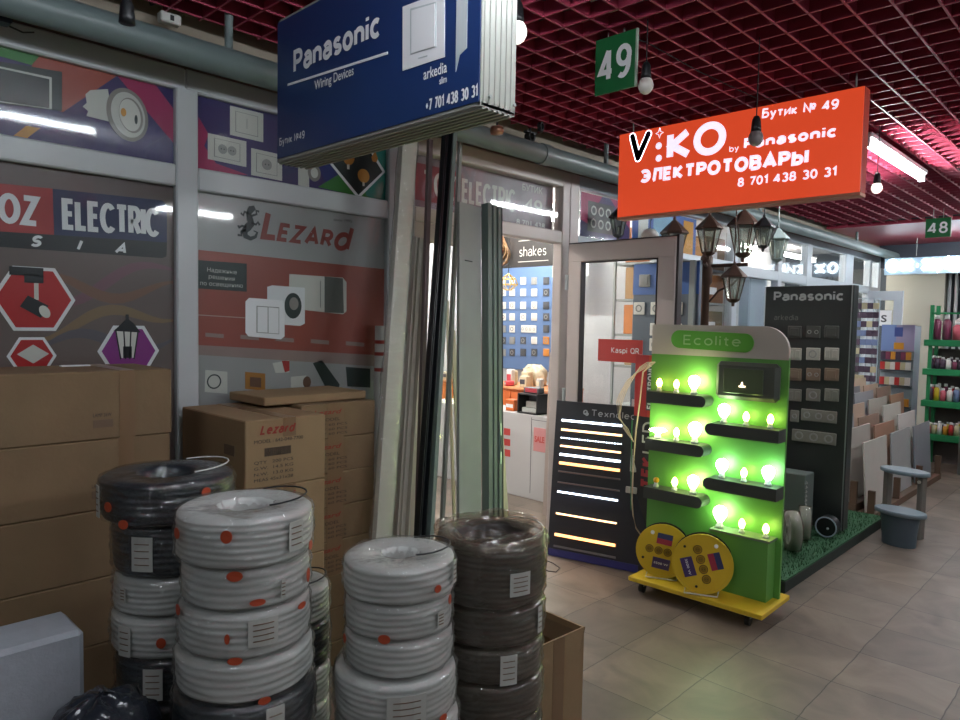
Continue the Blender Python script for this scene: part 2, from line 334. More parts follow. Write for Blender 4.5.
# ------------------------------------------------------------------ setting
def floor_mat():
    m = bpy.data.materials.new('stone_slabs'); m.use_nodes = True; nt = m.node_tree; p = nt.nodes['Principled BSDF']; N = nt.nodes.new; L = nt.links.new
    tc = N('ShaderNodeTexCoord'); mp = N('ShaderNodeMapping'); mp.inputs['Location'].default_value = (-2.77, -.94, 0)
    L(tc.outputs['Object'], mp.inputs[0])
    wn = N('ShaderNodeTexNoise'); wn.inputs['Scale'].default_value = 5; L(mp.outputs[0], wn.inputs['Vector'])
    sb = N('ShaderNodeVectorMath'); sb.operation = 'SUBTRACT'; sb.inputs[1].default_value = (.5, .5, .5); L(wn.outputs['Color'], sb.inputs[0])
    sc = N('ShaderNodeVectorMath'); sc.operation = 'SCALE'; sc.inputs['Scale'].default_value = .02; L(sb.outputs[0], sc.inputs[0])
    ad = N('ShaderNodeVectorMath'); ad.operation = 'ADD'; L(mp.outputs[0], ad.inputs[0]); L(sc.outputs[0], ad.inputs[1])
    br = N('ShaderNodeTexBrick'); br.offset = .0; br.squash = 1
    br.inputs['Scale'].default_value = 1; br.inputs['Brick Width'].default_value = .38; br.inputs['Row Height'].default_value = .395
    br.inputs['Mortar Size'].default_value = .003; br.inputs['Mortar Smooth'].default_value = .3; br.inputs['Bias'].default_value = -.1
    br.inputs['Color1'].default_value = lin('#7b6e62'); br.inputs['Color2'].default_value = lin('#645a52'); br.inputs['Mortar'].default_value = lin('#4a423c')
    L(ad.outputs[0], br.inputs['Vector'])
    n1 = N('ShaderNodeTexNoise'); n1.inputs['Scale'].default_value = 3.2; n1.inputs['Detail'].default_value = 8; n1.inputs['Distortion'].default_value = 1.2
    L(mp.outputs[0], n1.inputs['Vector'])
    r1 = N('ShaderNodeMapRange'); r1.inputs['From Min'].default_value = .3; r1.inputs['From Max'].default_value = .7; r1.inputs['To Min'].default_value = .68; r1.inputs['To Max'].default_value = 1.22
    L(n1.outputs['Fac'], r1.inputs['Value'])
    hs = N('ShaderNodeHueSaturation'); L(br.outputs['Color'], hs.inputs['Color']); L(r1.outputs[0], hs.inputs['Value'])
    L(hs.outputs[0], p.inputs['Base Color'])
    p.inputs['Roughness'].default_value = .42
    bp = N('ShaderNodeBump'); bp.inputs['Strength'].default_value = .35; bp.inputs['Distance'].default_value = .01
    mm = N('ShaderNodeMath'); mm.operation = 'SUBTRACT'; L(n1.outputs['Fac'], mm.inputs[0]); L(br.outputs['Fac'], mm.inputs[1])
    L(mm.outputs[0], bp.inputs['Height']); L(bp.outputs[0], p.inputs['Normal'])
    return m
b_ = MB(); b_.box(floor_mat(), -3, 14, -4, 7, -.1, 0); struct(b_, 'floor')
slab = mat('dark_slab', '#4a3a34', .9, var=.2, scale=2)
b_ = MB(); b_.box(slab, -3, 14, -4, 7, 3.3, 3.4); struct(b_, 'ceiling')
beige = mat('beige_plaster', '#8c8274', .85, var=.08, scale=2)
greyw = mat('grey_plaster', '#868c8c', .85, var=.05, scale=2)
intw = mat('shop_white', '#c9ccd0', .7, var=.03)
b_ = MB(); b_.box(beige, -3, 12, 2.93, 3.02, 2.5, 3.3); struct(b_, 'wall_left')
b_ = MB(); b_.box(greyw, -3, 14, -4, -3.9, 0, 3.3); struct(b_, 'wall_right')
b_ = MB(); b_.box(greyw, -3, -2.9, -3.9, 7, 0, 3.3); struct(b_, 'wall_back')
darkw = mat('dark_end', '#4d555c', .8, var=.05)
b_ = MB(); b_.box(darkw, 12, 12.1, -3.9, 7, 0, 3.3); struct(b_, 'wall_end')

# red egg-crate ceiling
redg = mat('red_grid', '#a43a52', .45, var=.06, scale=1)
b_ = MB(); P_ = .127; z0, z1 = 2.68, 2.738
for i in range(int(9.6/P_)):
    x = -.9+i*P_; ye = 2.86-(.03 if i % 2 else 0)
    b_.box(redg, x-.0035, x+.0035, -3.0, ye, z0, z1)
for i in range(46):
    y = 2.8-i*P_
    if y < -3: break
    b_.box(redg, -.95, 8.75, y-.004, y+.004, z0, z1)
struct(b_, 'ceiling_grid')
# red beam and soffit behind the grid
b_ = MB(); rb = mat('red_soffit', '#9a3348', .4)
b_.box(rb, 8.75, 11.9, -3.8, 2.9, 2.66, 2.7); b_.box(mat('dark_soffit', '#3c424c', .6), 10.9, 11.0, -3.8, 2.9, 2.35, 2.66)
struct(b_, 'trim_1')
# white tube-lights boards above the grid
b_ = MB()
for x, y in ((.3, 2.3), (1.6, 2.35), (3.4, 1.3), (3.6, 2.2), (2.6, 1.9)):
    b_.box(mat('white_plank', '#b8b4ac', .7), x, x+.9, y, y+.07, 2.98, 3.0)
struct(b_, 'trim_2')

# ------------------------------------------------------------------ shop front frames
YW = 2.9
def frame_members(name, items, m=white, y0=2.9, y1=2.96):
    b_ = MB()
    for i, (x0, x1, zz0, zz1) in enumerate(items): b_.box(m, x0, x1, y0-.012-.0012*i, y1+.0007*i, zz0, zz1, bev=.006)
    return struct(b_, name)
def winthing(n, frames, panes, m=white):
    o = frame_members('window_%d' % n, frames, m)
    b_ = MB()
    for (x0, x1, zz0, zz1) in panes: b_.box(glass, x0, x1, 2.908, 2.912, zz0, zz1)
    b_.build('window_pane', o)
    return o
winthing(1, [(-1.0, 1.23, 2.412, 2.5), (-1.0, 1.19, 2.025, 2.112), (-1.0, 1.19, .0, .12), (1.19, 1.28, 0, 2.42), (-1.05, -.98, 0, 2.5)],
         [(-1.0, 1.2, 2.1, 2.42), (-1.0, 1.2, .1, 2.03)])
winthing(2, [(1.23, 2.45, 2.412, 2.5), (1.28, 2.27, 2.02, 2.112), (1.28, 2.27, 0, .12), (2.27, 2.45, 0, 2.42)],
         [(1.27, 2.28, 2.1, 2.42), (1.27, 2.28, .1, 2.03)])
winthing(3, [(2.45, 3.88, 2.40, 2.5), (2.45, 3.72, 2.03, 2.11), (3.72, 3.80, 0, 2.45), (3.80, 3.9, 0, 2.5)], [(2.44, 3.73, 2.1, 2.41)], jamb)
winthing(4, [(3.9, 6.4, 2.42, 2.5), (3.9, 6.4, 2.05, 2.10), (6.3, 6.4, 0, 2.45), (3.9, 6.4, 0, .1), (4.95, 5.0, .1, 2.05)], [(3.88, 6.32, 2.08, 2.43), (3.88, 6.32, .08, 2.06)], mat('white_upvc_cool', '#b6c0c8', .35))
cool = MATS['white_upvc_cool']
winthing(5, [(6.4, 10.9, 2.42, 2.5), (6.4, 10.9, 1.98, 2.08), (7.35, 7.45, 0, 2.45), (8.15, 8.3, 0, 2.45), (9.45, 9.75, 0, 2.45), (10.45, 10.55, 0, 2.45), (6.4, 10.9, 0, .1), (10.85, 10.95, 0, 2.5)],
         [(6.4, 10.86, 2.06, 2.43), (6.4, 10.86, .08, 2.0)], cool)
# fixed glazed leaf beside the doorway and the opened leaf
b_ = MB()
for i, q in enumerate(((2.45, 2.53, .02, 2.03), (3.02, 3.1, .02, 2.03), (2.45, 3.1, 1.93, 2.03), (2.45, 3.1, .02, .12))): b_.box(jamb, q[0], q[1], 2.893-.001*i, 2.94, q[2], q[3], bev=.005)
o = struct(b_, 'door_1'); b_ = MB(); b_.box(glass, 2.52, 3.03, 2.91, 2.914, .1, 1.95); b_.build('door_pane', o)
# opened leaf: local x right when seen from the camera side
d0 = onx(578, 300, 3.74); lw = .76
leaf = bpy.data.objects.new('door_2', None); COL.objects.link(leaf); leaf['kind'] = 'structure'
leaf.location = (3.76, 2.84, .02); leaf.rotation_euler.z = CX
b_ = MB()
for i, q in enumerate(((0, .105, 0, 2.0), (.66, .78, 0, 2.0), (0, .78, 1.88, 2.0), (0, .78, 0, .12))): b_.box(jamb, q[0], q[1], -.025-.001*i, .025+.001*i, q[2], q[3], bev=.006)
b_.build('door_frame', leaf)
b_ = MB(); b_.box(mat('dark_gasket', '#3a3436', .6), .78, .795, -.02, .03, 0, 2.01); b_.box(MATS['dark_gasket'], 0, .79, -.02, .03, 2.0, 2.008)
b_.box(MATS['dark_gasket'], .105, .11, -.027, .02, .12, 1.88); b_.box(MATS['dark_gasket'], .655, .66, -.027, .02, .12, 1.88); b_.box(MATS['dark_gasket'], .105, .66, -.027, .02, 1.875, 1.88)
b_.build('gasket', leaf)
b_ = MB(); b_.box(glass, .1, .67, -.003, .003, .1, 1.9); b_.build('door_pane', leaf)
b_ = MB()
for z in (.25, 1.0, 1.75): b_.tube(white, [(-.012, -.02, z-.05), (-.012, -.02, z+.05)], .012)
b_.build('hinge', leaf)
# inside of shop: partition, far wall, ceiling
b_ = MB(); b_.box(intw, 2.43, 6.7, 6.2, 6.3, 0, 2.7); struct(b_, 'wall_interior_rear')
b_ = MB(); b_.box(intw, 6.6, 6.7, 3.0, 6.2, 0, 2.7); struct(b_, 'wall_interior_right')
b_ = MB(); b_.box(intw, 2.3, 2.4, 3.0, 6.3, 0, 2.7); struct(b_, 'wall_interior_left')
b_ = MB(); b_.box(intw, 2.3, 12, 3.03, 6.3, 2.7, 2.76); struct(b_, 'ceiling_interior')
b_ = MB(); b_.box(intw, 6.7, 12, 4.6, 4.7, 0, 2.7); struct(b_, 'wall_neighbour')

# pipe under the ceiling
pipe = mat('painted_pipe', '#6e7c7c', .4, var=.08, scale=4)
b_ = MB(); b_.tube(pipe, [(-1.5, 2.7, 2.5), (3, 2.7, 2.5), (11, 2.7, 2.5)], .055, 16)
b_.tube(pipe, [(3.25, 2.7, 2.5), (3.32, 2.7, 2.5)], .062, 16)
pz = b_.build('ceiling_pipe'); tag(pz, 'long grey painted pipe running under the ceiling along the shop front', 'pipe')
for x in (1.32, 3.93, 6.4, 9.2): MB().tube(pipe, [(x, 2.7, 2.55), (x, 2.7, 3.3)], .016, 10).build('pipe_hanger', pz)
for x in (2.92,):
    b_ = MB(); b_.ring(black, 0, 0, .018, .026, -.012, .012, 20); b_.box(black, -.02, .02, -.01, .01, -.03, -.016)
    o = b_.build('hanger_ring'); tag(o, 'small black ring bracket hanging by the pipe above the transom', 'bracket', loc=(3.2, 2.66, 2.64), rz=.3)

# ------------------------------------------------------------------ posters on the shop front
def poster(name, x0, x1, z0, z1, label, bg, y=2.916):
    t = thing(name, label, 'poster', (x0, y, z0)); b_ = MB(); b_.box(bg, 0, x1-x0, 0, .008, 0, z1-z0); b_.build('backing_board', t)
    t['_x'] = x0; t['_z'] = z0
    def W(u, v): p = ony(u, v, y); return (p.x-x0, p.z-z0)
    return t, W
purple = mat('print_purple', '#352a63', .35, var=.05); pink = mat('print_pink', '#a52a5c', .35); ored = mat('print_orange_red', '#a84a38', .35)
pgreen = mat('print_green', '#2e7a2e', .35); pyel = mat('print_yellow', '#c48a2c', .35); pteal = mat('print_teal', '#1f7f72', .35)
psil = mat('print_silver', '#cfd0c8', .35); pdk = mat('print_dark', '#22302f', .35); pdk2 = mat('print_darker', '#1e2a28', .3)
pgold = mat('print_gold', '#a8722c', .35); pgold2 = mat('print_gold_light', '#c08a40', .35)
def poly(W, b_, m, pts, l=1): b_.prism(m, [W(*p) for p in pts], -.0008*l, -.0008*(l-1)-.0001)
def C(z, k, pts): return [(z[0]+p[0]*k, z[1]+p[1]*k) for p in pts]

# 1: top-left poster with floodlight and downlight
t, W = poster('lighting_poster', -.98, 1.19, 2.112, 2.412, 'purple poster of a floodlight and a silver downlight at top left of shop front', purple)
k = .1875
def poly1(W, t, m, pts, l=1): b_ = MB(); poly(W, b_, m, pts, l); b_.build('printed_shape', t)
def q(pts): return C((0, 40), k, pts)
poly1(W, t, ored, q([(215, 82), (625, 190), (335, 385), (170, 330), (170, 130)]), 1)
poly1(W, t, pgreen, q([(-60, 10), (215, 82), (170, 135), (-60, 70)]), 1)
poly1(W, t, pink, q([(625, 190), (830, 240), (934, 380), (934, 560), (800, 400)]), 1)
poly1(W, t, pyel, q([(140, 458), (215, 470), (145, 523), (72, 510)]), 1)
poly1(W, t, pyel, q([(-330, 380), (-200, 400), (-260, 450), (-380, 430)]), 1)

b_ = MB()
poly(W, b_, pdk, q([(-330, 60), (330, 170), (330, 380), (-330, 300)]), 2)
poly(W, b_, psil, q([(-300, 78), (275, 200), (275, 370), (-300, 290)]), 3)
poly(W, b_, pdk2, q([(-292, 88), (262, 210), (262, 365), (-292, 284)]), 4)
b_.build('printed_floodlight', t)
b_ = MB()
poly(W, b_, psil, q([(455, 290), (480, 268), (575, 262), (600, 440), (460, 405), (470, 380), (440, 355), (462, 335)]), 2)
cx, cz = W(0+680*k, 40+400*k)
b_.disc(mat('print_grey', '#8e8a84', .3), cx, cz, .076, .10, -.0026, -.0012, 32, .15)
b_.disc(psil, cx+.002, cz, .062, .085, -.0034, -.0026, 32, .15)
b_.disc(MATS['print_grey'], cx+.012, cz+.0, .044, .066, -.004, -.0034, 32, .15)
b_.disc(psil, cx+.008, cz+.0, .039, .06, -.0046, -.004, 32, .15)
b_.disc(pyel, cx-.016, cz+.006, .010, .016, -.005, -.0046, 16)
b_.disc(pdk, cx+.03, cz-.012, .006, .018, -.005, -.0046, 16)
b_.build('printed_downlight', t)

# 2: lower-left poster
pbrown = mat('print_warm_grey', '#6b5c58', .35, var=.12, scale=3)
t, W = poster('electric_poster', -.98, 1.19, .12, 2.025, 'warm grey poster with red and navy lettering and hexagon pictures behind cartons', pbrown)
k = .2917
def q(pts): return C((0, 180), k, pts)
b_ = MB(); prd = mat('print_red', '#a52b2b', .35); navy = mat('print_navy', '#1b2450', .35); nearblk = mat('print_black', '#12161c', .35)
poly(W, b_, prd, q([(-420, -30), (180, 30), (185, 190), (-420, 150)]), 1)
poly(W, b_, navy, q([(180, 30), (555, 70), (572, 85), (572, 215), (185, 190)]), 1)
poly(W, b_, nearblk, q([(-420, 150), (185, 188), (572, 214), (570, 262), (555, 268), (-420, 200)]), 2)
LP_ = b_.build('logo_panel', t)
def sx_(b_, m, body, p0, p1, htop, lvl=.0028, sw=.2, shear=0, gap=.14):
    A = W(*p0); B = W(*p1); T = W(*htop); b_.slet(m, body, A[0], -lvl, A[1], T[1]-A[1], math.hypot(B[0]-A[0], B[1]-A[1]), sw, math.atan2(B[1]-A[1], B[0]-A[0]), shear, gap=gap)
b_ = MB()
xa, za = W(*q([(14, 140)])[0]); xb, _ = W(*q([(128, 150)])[0])
def tx(b_, m, body, p0, p1, htop, lvl=.0028, bold=.02, shear=0):
    """lettering from pixel p0 (baseline left) to p1 (baseline right), cap top at pixel htop above p0"""
    A = W(*p0); B = W(*p1); T = W(*htop); w = math.hypot(B[0]-A[0], B[1]-A[1]); h = T[1]-A[1]
    b_.text(m, body, A[0], -lvl, A[1], h, w, bold=bold, shear=shear, rot=math.atan2(B[1]-A[1], B[0]-A[0]))
sx_(b_, printw, 'TOZ', q([(-75, 140)])[0], q([(130, 160)])[0], q([(-75, 32)])[0], sw=.19)
sx_(b_, printw, 'ELECTRIC', q([(218, 170)])[0], q([(542, 197)])[0], q([(218, 62)])[0], sw=.17)
b_.build('logo_lettering', LP_)
b_ = MB()
for ch, x, z in (('A', -60, 214), ('S', 100, 224), ('I', 262, 238), ('A', 392, 248)):
    A = W(*q([(x, z)])[0]); b_.slet(printw, ch, A[0], -.0028, A[1]-.004, .042, None, .24, shear=.3)
b_.build('small_lettering', LP_)
def hexa(u, v, rr, m, b_, l, sx=1.0):
    A = W(u, v); return b_.prism(m, [(A[0]+rr*sx*math.cos(i*PI/3), A[1]+rr*math.sin(i*PI/3)) for i in range(6)], -.0008*l, -.0008*(l-1)-.0001)
b_ = MB()
hexa(34.5, 299, .132, printw, b_, 2); hexa(34.5, 299, .118, mat('print_bright_red', '#b41e22', .35), b_, 3)
A = W(34, 297)
b_.box(nearblk, A[0]-.075, A[0]+.03, -.0034, -.0026, A[1]+.075, A[1]+.105); b_.box(nearblk, A[0]-.03, A[0]+.03, -.0034, -.0026, A[1]+.05, A[1]+.08)
b_.box(psil, A[0]+.0, A[0]+.014, -.0034, -.0026, A[1]-.01, A[1]+.05)
b_.prism(nearblk, [(A[0]-.045, A[1]-.035), (A[0]-.02, A[1]+.005), (A[0]+.045, A[1]-.03), (A[0]+.02, A[1]-.075)], -.0042, -.0034)
b_.disc(psil, A[0]+.032, A[1]-.052, .016, .024, -.005, -.0042, 16, .5)
b_.build('printed_spotlight', t)
b_ = MB(); hexa(32, 356, .078, printw, b_, 2); hexa(32, 356, .067, MATS['print_bright_red'], b_, 3); A = W(33, 354)
b_.prism(psil, [(A[0]-.05, A[1]), (A[0], A[1]+.034), (A[0]+.05, A[1]), (A[0], A[1]-.034)], -.0034, -.0026); b_.build('printed_ceiling_lamp', t)
b_ = MB(); hexa(129, 351, .115, printw, b_, 2); hexa(129, 351, .10, mat('print_magenta', '#8a2a86', .35), b_, 3)
A = W(127, 340)
b_.prism(nearblk, [(A[0]-.05, A[1]+.035), (A[0]-.02, A[1]+.065), (A[0]-.006, A[1]+.08), (A[0]-.006, A[1]+.1), (A[0]+.006, A[1]+.1), (A[0]+.006, A[1]+.08), (A[0]+.025, A[1]+.065), (A[0]+.05, A[1]+.03)], -.0042, -.0034)
b_.prism(psil, [(A[0]-.042, A[1]+.035), (A[0]+.042, A[1]+.03), (A[0]+.026, A[1]-.07), (A[0]-.022, A[1]-.07)], -.0042, -.0034)
for f in (-.042, -.013, .013, .04): b_.stroke(nearblk, [(A[0]+f, A[1]+.035), (A[0]+f*.6, A[1]-.075)], .005, -.005, -.0042)
b_.box(nearblk, A[0]-.016, A[0]+.016, -.005, -.0042, A[1]-.07, A[1]-.025)
b_.build('printed_lantern', t)
b_ = MB()
for i, (c_, v0) in enumerate((('#7a5560', 300), ('#856c50', 330), ('#5f5a62', 345), ('#7d5a4a', 285))):
    mm = mat('print_swirl_%d' % i, c_, .35); pts = []
    for s_ in range(14):
        u = 40+s_*10.2; pts.append(W(u, v0+10*math.sin(s_*.5+i*1.4)-s_*(2.5-i)))
    b_.stroke(mm, pts, [.01+.03*math.sin(PI*j/13) for j in range(14)], -.0008-.0001*i, -.0001)
b_.build('printed_swirls', t)

# 3: upper-middle poster
t, W = poster('switches_poster', 1.28, 2.27, 2.112, 2.412, 'purple poster of white switches, sockets and gold bulbs above the lizard poster', purple)
k = .2917
def q(pts): return C((0, 0), k, pts)
poly1(W, t, pink, q([(680, 400), (715, 460), (700, 500), (740, 560), (850, 600), (690, 590), (675, 575)]), 1)
poly1(W, t, mat('print_deep_blue', '#1d2a70', .35), [(315, 165), (386, 150), (386, 178), (330, 188)], 1)
poly1(W, t, pgreen, [(318, 187), (346, 170), (386, 182), (386, 203)], 2)
poly1(W, t, pteal, [(360, 130), (386.5, 138), (386.5, 203), (366, 196)], 3)

b_ = MB()
def plate(b_, c4, l=2, kind='switch'):
    poly(W, b_, psil, c4, l)
    cx = sum(p[0] for p in c4)/4; cy = sum(p[1] for p in c4)/4
    inner = [(cx+(p[0]-cx)*.68, cy+(p[1]-cy)*.72) for p in c4]
    poly(W, b_, mat('print_light_grey', '#8f938f', .35), inner, l+1)
    inner = [(cx+(p[0]-cx)*.64, cy+(p[1]-cy)*.68) for p in c4]; poly(W, b_, psil, inner, l+2)
    A = W(cx, cy)
    if kind == 'socket':
        b_.disc(MATS['print_light_grey'], A[0], A[1], .024, .024, -.0048, -.004, 20)
        for s_ in (-.008, .008): b_.disc(pdk, A[0]+s_, A[1], .003, .003, -.0054, -.0048, 8)
    elif kind == 'double':
        for d in (-.021, .021):
            b_.disc(MATS['print_light_grey'], A[0]+d, A[1], .020, .02, -.0048, -.004, 20)
            for s_ in (-.006, .006): b_.disc(pdk, A[0]+d+s_, A[1], .0028, .0028, -.0054, -.0048, 8)
    else: b_.box(MATS['print_light_grey'], A[0]-.001, A[0]+.001, -.0054, -.004, A[1]-.022, A[1]+.022)
plate(b_, q([(788, 362), (902, 390), (902, 488), (788, 462)])); b_.build('printed_switch', t)
b_ = MB(); plate(b_, q([(712, 456), (844, 485), (844, 573), (712, 545)]), kind='double'); b_.build('printed_double_socket', t)
b_ = MB(); plate(b_, [(251, 148), (282, 155), (282, 181), (251, 175)], kind='socket'); b_.build('printed_socket', t)
b_ = MB(); poly(W, b_, psil, [(298, 155), (309, 157), (309, 188), (298, 185)], 2); A = W(314, 173); b_.disc(MATS['print_grey'], A[0], A[1], .035, .04, -.0034, -.0026, 24); b_.disc(psil, A[0], A[1], .02, .024, -.0042, -.0034, 20); b_.build('printed_spot', t)
b_ = MB()
poly(W, b_, printw, [(328, 162), (360, 132), (385, 172), (358, 199)], 4); poly(W, b_, pdk, [(331, 162), (360, 136), (382, 172), (358, 195)], 5)
A = W(348, 158); b_.disc(pgold, A[0], A[1]+.01, .036, .045, -.0048, -.004, 20); b_.box(psil, A[0]-.008, A[0]+.006, -.0048, -.004, A[1]-.055, A[1]-.03)
A = W(363, 176); b_.disc(pgold2, A[0], A[1], .036, .034, -.0056, -.0048, 20); b_.box(psil, A[0]-.006, A[0]+.006, -.0056, -.0048, A[1]-.05, A[1]-.03)
A = W(374, 158); b_.prism(pgold, [(A[0]-.012, A[1]-.02), (A[0]+.012, A[1]-.02), (A[0]+.02, A[1]), (A[0]+.003, A[1]+.035), (A[0]-.02, A[1])], -.0056, -.0048)
b_.build('printed_bulbs', t)

# 4: LEZARD poster
t, W = poster('lizard_poster', 1.28, 2.27, .12, 2.025, 'grey and brick-red lizard poster showing white switches behind the stacked cartons', mat('print_pale_grey', '#a3a4a3', .3, var=.04))
def q(pts): return C((190, 180), .3053, pts)
b_ = MB(); brick = mat('print_brick', '#9a4e42', .32, var=.12, scale=3)
poly(W, b_, brick, q([(21, 228), (636, 292), (636, 600), (21, 560)]), 1)
poly(W, b_, mat('print_fade', '#9a8580', .32, var=.06), q([(21, 540), (636, 575), (636, 612), (21, 572)]), 2)
poly(W, b_, mat('print_road_line', '#bfa79c', .32), q([(21, 440), (180, 450), (180, 453), (21, 443)]), 2)
for s_ in range(5): poly(W, b_, MATS['print_fade'], q([(50+s_*115, 500+s_*7), (110+s_*115, 505+s_*7), (110+s_*115, 518+s_*7), (50+s_*115, 513+s_*7)]), 2)
b_.build('road_print', t)
b_ = MB(); poly(W, b_, pdk, q([(22, 262), (185, 274), (185, 366), (22, 355)]), 3)
for s_, ln in enumerate(('Надежные', 'решения', 'по освещению')):
    tx(b_, psil, ln, q([((55, 60, 32)[s_], 300+s_*22)])[0], q([((152, 145, 172)[s_], 309+s_*22)])[0], q([((55, 60, 32)[s_], 286+s_*22)])[0], .0034, .0)
b_.build('slogan_panel', t)
b_ = MB(); pmar = mat('print_lizard_red', '#8c3c34', .32)
sx_(b_, pmar, 'L', q([(232, 194)])[0], q([(285, 200)])[0], q([(232, 96)])[0], .0016, .2, .2)
sx_(b_, pmar, 'EZAR', q([(284, 200)])[0], q([(462, 222)])[0], q([(284, 138)])[0], .0016, .22, .2)
sx_(b_, pmar, 'd', q([(466, 230)])[0], q([(520, 234)])[0], q([(466, 145)])[0], .0016, .19, .25)
b_.build('logo_lettering', t)
b_ = MB(); ldk = mat('print_lizard_dark', '#3c4446', .4)
body = q([(212, 90), (200, 95), (192, 110), (196, 128), (200, 142), (188, 156), (178, 168), (182, 184), (198, 192), (214, 186), (220, 172), (208, 166)])
b_.stroke(ldk, [W(*p) for p in body], [.018, .03, .022, .03, .034, .034, .03, .024, .018, .014, .01, .004], -.0016, -.0002)
for leg in ([(196, 112), (178, 104), (174, 116), (166, 108)], [(200, 118), (218, 112), (216, 100), (226, 104)], [(198, 140), (216, 146), (222, 138), (228, 148)], [(184, 164), (168, 168), (168, 182), (156, 180)], [(186, 156), (170, 150), (160, 156), (158, 148)]):
    b_.stroke(ldk, [W(*p) for p in q(leg)], .010, -.0016, -.0002)
b_.build('lizard_emblem', t)
b_ = MB()
def rr(b_, m, c4, l): poly(W, b_, m, q(c4), l)
rr(b_, psil, [(325, 308), (500, 320), (512, 335), (512, 430), (500, 440), (322, 420)], 2); rr(b_, mat('print_mid_grey', '#5e605c', .35), [(440, 316), (500, 322), (503, 436), (440, 434)], 3)
rr(b_, MATS['print_light_grey'], [(425, 330), (428, 330), (428, 418), (425, 418)], 3)
b_.build('printed_triple_switch', t)
b_ = MB(); rr(b_, printw, [(252, 350), (268, 345), (375, 353), (375, 470), (360, 478), (252, 470)], 4); A = W(*q([(336, 412)])[0]); b_.disc(pdk, A[0], A[1], .045, .06, -.0048, -.004, 20); b_.disc(MATS['print_grey'], A[0]+.004, A[1]+.01, .024, .03, -.0056, -.0048, 16); b_.build('printed_socket', t)
b_ = MB(); rr(b_, printw, [(180, 398), (192, 386), (300, 394), (308, 404), (308, 512), (296, 522), (190, 512), (180, 500)], 6); rr(b_, MATS['print_light_grey'], [(216, 412), (290, 417), (290, 505), (216, 500)], 7); rr(b_, printw, [(219, 415), (252, 417), (252, 500), (219, 498)], 8); rr(b_, printw, [(255, 417), (288, 420), (288, 503), (255, 501)], 8); b_.build('printed_double_switch', t)
b_ = MB(); rr(b_, psil, [(50, 622), (122, 628), (122, 700), (48, 694)], 2); A = W(*q([(78, 660)])[0]); b_.ring(ldk, A[0], A[1], .026, .032, -.0034, -.0026, 20)
rr(b_, pgold, [(180, 628), (246, 634), (246, 690), (180, 684)], 2); rr(b_, mat('print_brown', '#6b4a38', .4), [(196, 645), (232, 648), (232, 680), (196, 676)], 3)
rr(b_, psil, [(270, 600), (325, 590), (325, 630), (280, 632)], 2); rr(b_, prd, [(300, 592), (325, 592), (325, 625), (310, 630)], 3)
rr(b_, psil, [(330, 645), (380, 640), (380, 680), (330, 680)], 2); A = W(*q([(382, 662)])[0]); b_.disc(MATS['print_brown'], A[0], A[1], .022, .028, -.0034, -.0026, 16)
rr(b_, pdk, [(402, 600), (432, 590), (490, 670), (480, 700), (455, 700)], 2); rr(b_, pdk, [(510, 612), (590, 618), (590, 680), (515, 676)], 2)
b_.build('printed_products', t)
b_ = MB(); tx(b_, ldk, 'since 1995', q([(470, 134)])[0], q([(530, 140)])[0], q([(470, 124)])[0], .0016, 0); b_.build('small_lettering', t)
# small roll leaning by the window
b_ = MB(); b_.tube(tagw, [(0, 0, 0), (0, 0, 1.47)], .035, 14)
for z in (1.24, 1.32, 1.38): b_.tube(inkr, [(0, 0, z), (0, 0, z+.018)], .0358, 14)
o = b_.build('paper_roll'); tag(o, 'white roll with red stripes standing against the right edge of the lizard poster', 'paper roll', loc=(2.2, 2.84, .0))
ROLL = o

# ------------------------------------------------------------------ cartons
def carton_thing(label, x0, x1, y0, y1, z0, z1, m=carton, group=None, extra=None, rz=0, name='cardboard_box'):
    cx, cy = (x0+x1)/2, (y0+y1)/2; w, d, h = (x1-x0)/2, (y1-y0)/2, z1-z0
    t = thing(name, label, 'box', (cx, cy, z0), rz, group)
    b_ = MB(); b_.box(m, -w, w, -d, d, 0, h-.001, bev=.004); b_.build('box_body', t)
    if extra: extra(t, w, d, h)
    return t
def ex_long(tp):
    def f(t, w, d, h):
        b_ = MB(); b_.box(tape, w-.17, w-.12, -d-.0012, -d, 0 if tp else .0, h); b_.box(tape, w-.17, w-.12, -d, d, h-.001, h+.0005); b_.build('tape', t)
        b_ = MB(); b_.box(inkb, w-.25, w-.19, -d-.0015, -d, .04, .065); b_.text(inkd, 'LAMP 36W', w-.25, -d-.0015, .075, .012, .055); b_.build('print', t)
    return f
zs = [0, .21, .42, .64, .865, 1.095, 1.318]
LB = ['lowest long brown carton of the left stack, behind the white foam box', 'second long brown carton from the floor in the left stack', 'third long carton from the floor in the left stack behind dark coils', 'fourth long carton from the floor, left stack', 'long brown carton third from the top of the left stack', 'long brown carton second from the top of the left stack', 'topmost long brown carton of the left stack, under the hexagon-picture poster']
for i in range(1, 7):
    x1 = .99+random.uniform(-.006, .006)+(.02 if i == 3 else 0)
    carton_thing(LB[i], -.35, x1, 2.45, 2.80, zs[i], zs[i+1] if i+1 < 7 else zs[i], carton, extra=ex_long(i) if i > 3 else None) if i < 6 else None
carton_thing(LB[0], -.35, .9, 2.45, 2.80, 0, .21, carton)
o = MB().box(printw, 0, .09, 0, .03, 0, .004).build('paper_slip'); tag(o, 'thin white slip lying on the top long carton', 'paper', loc=(.72, 2.7, 1.3185))
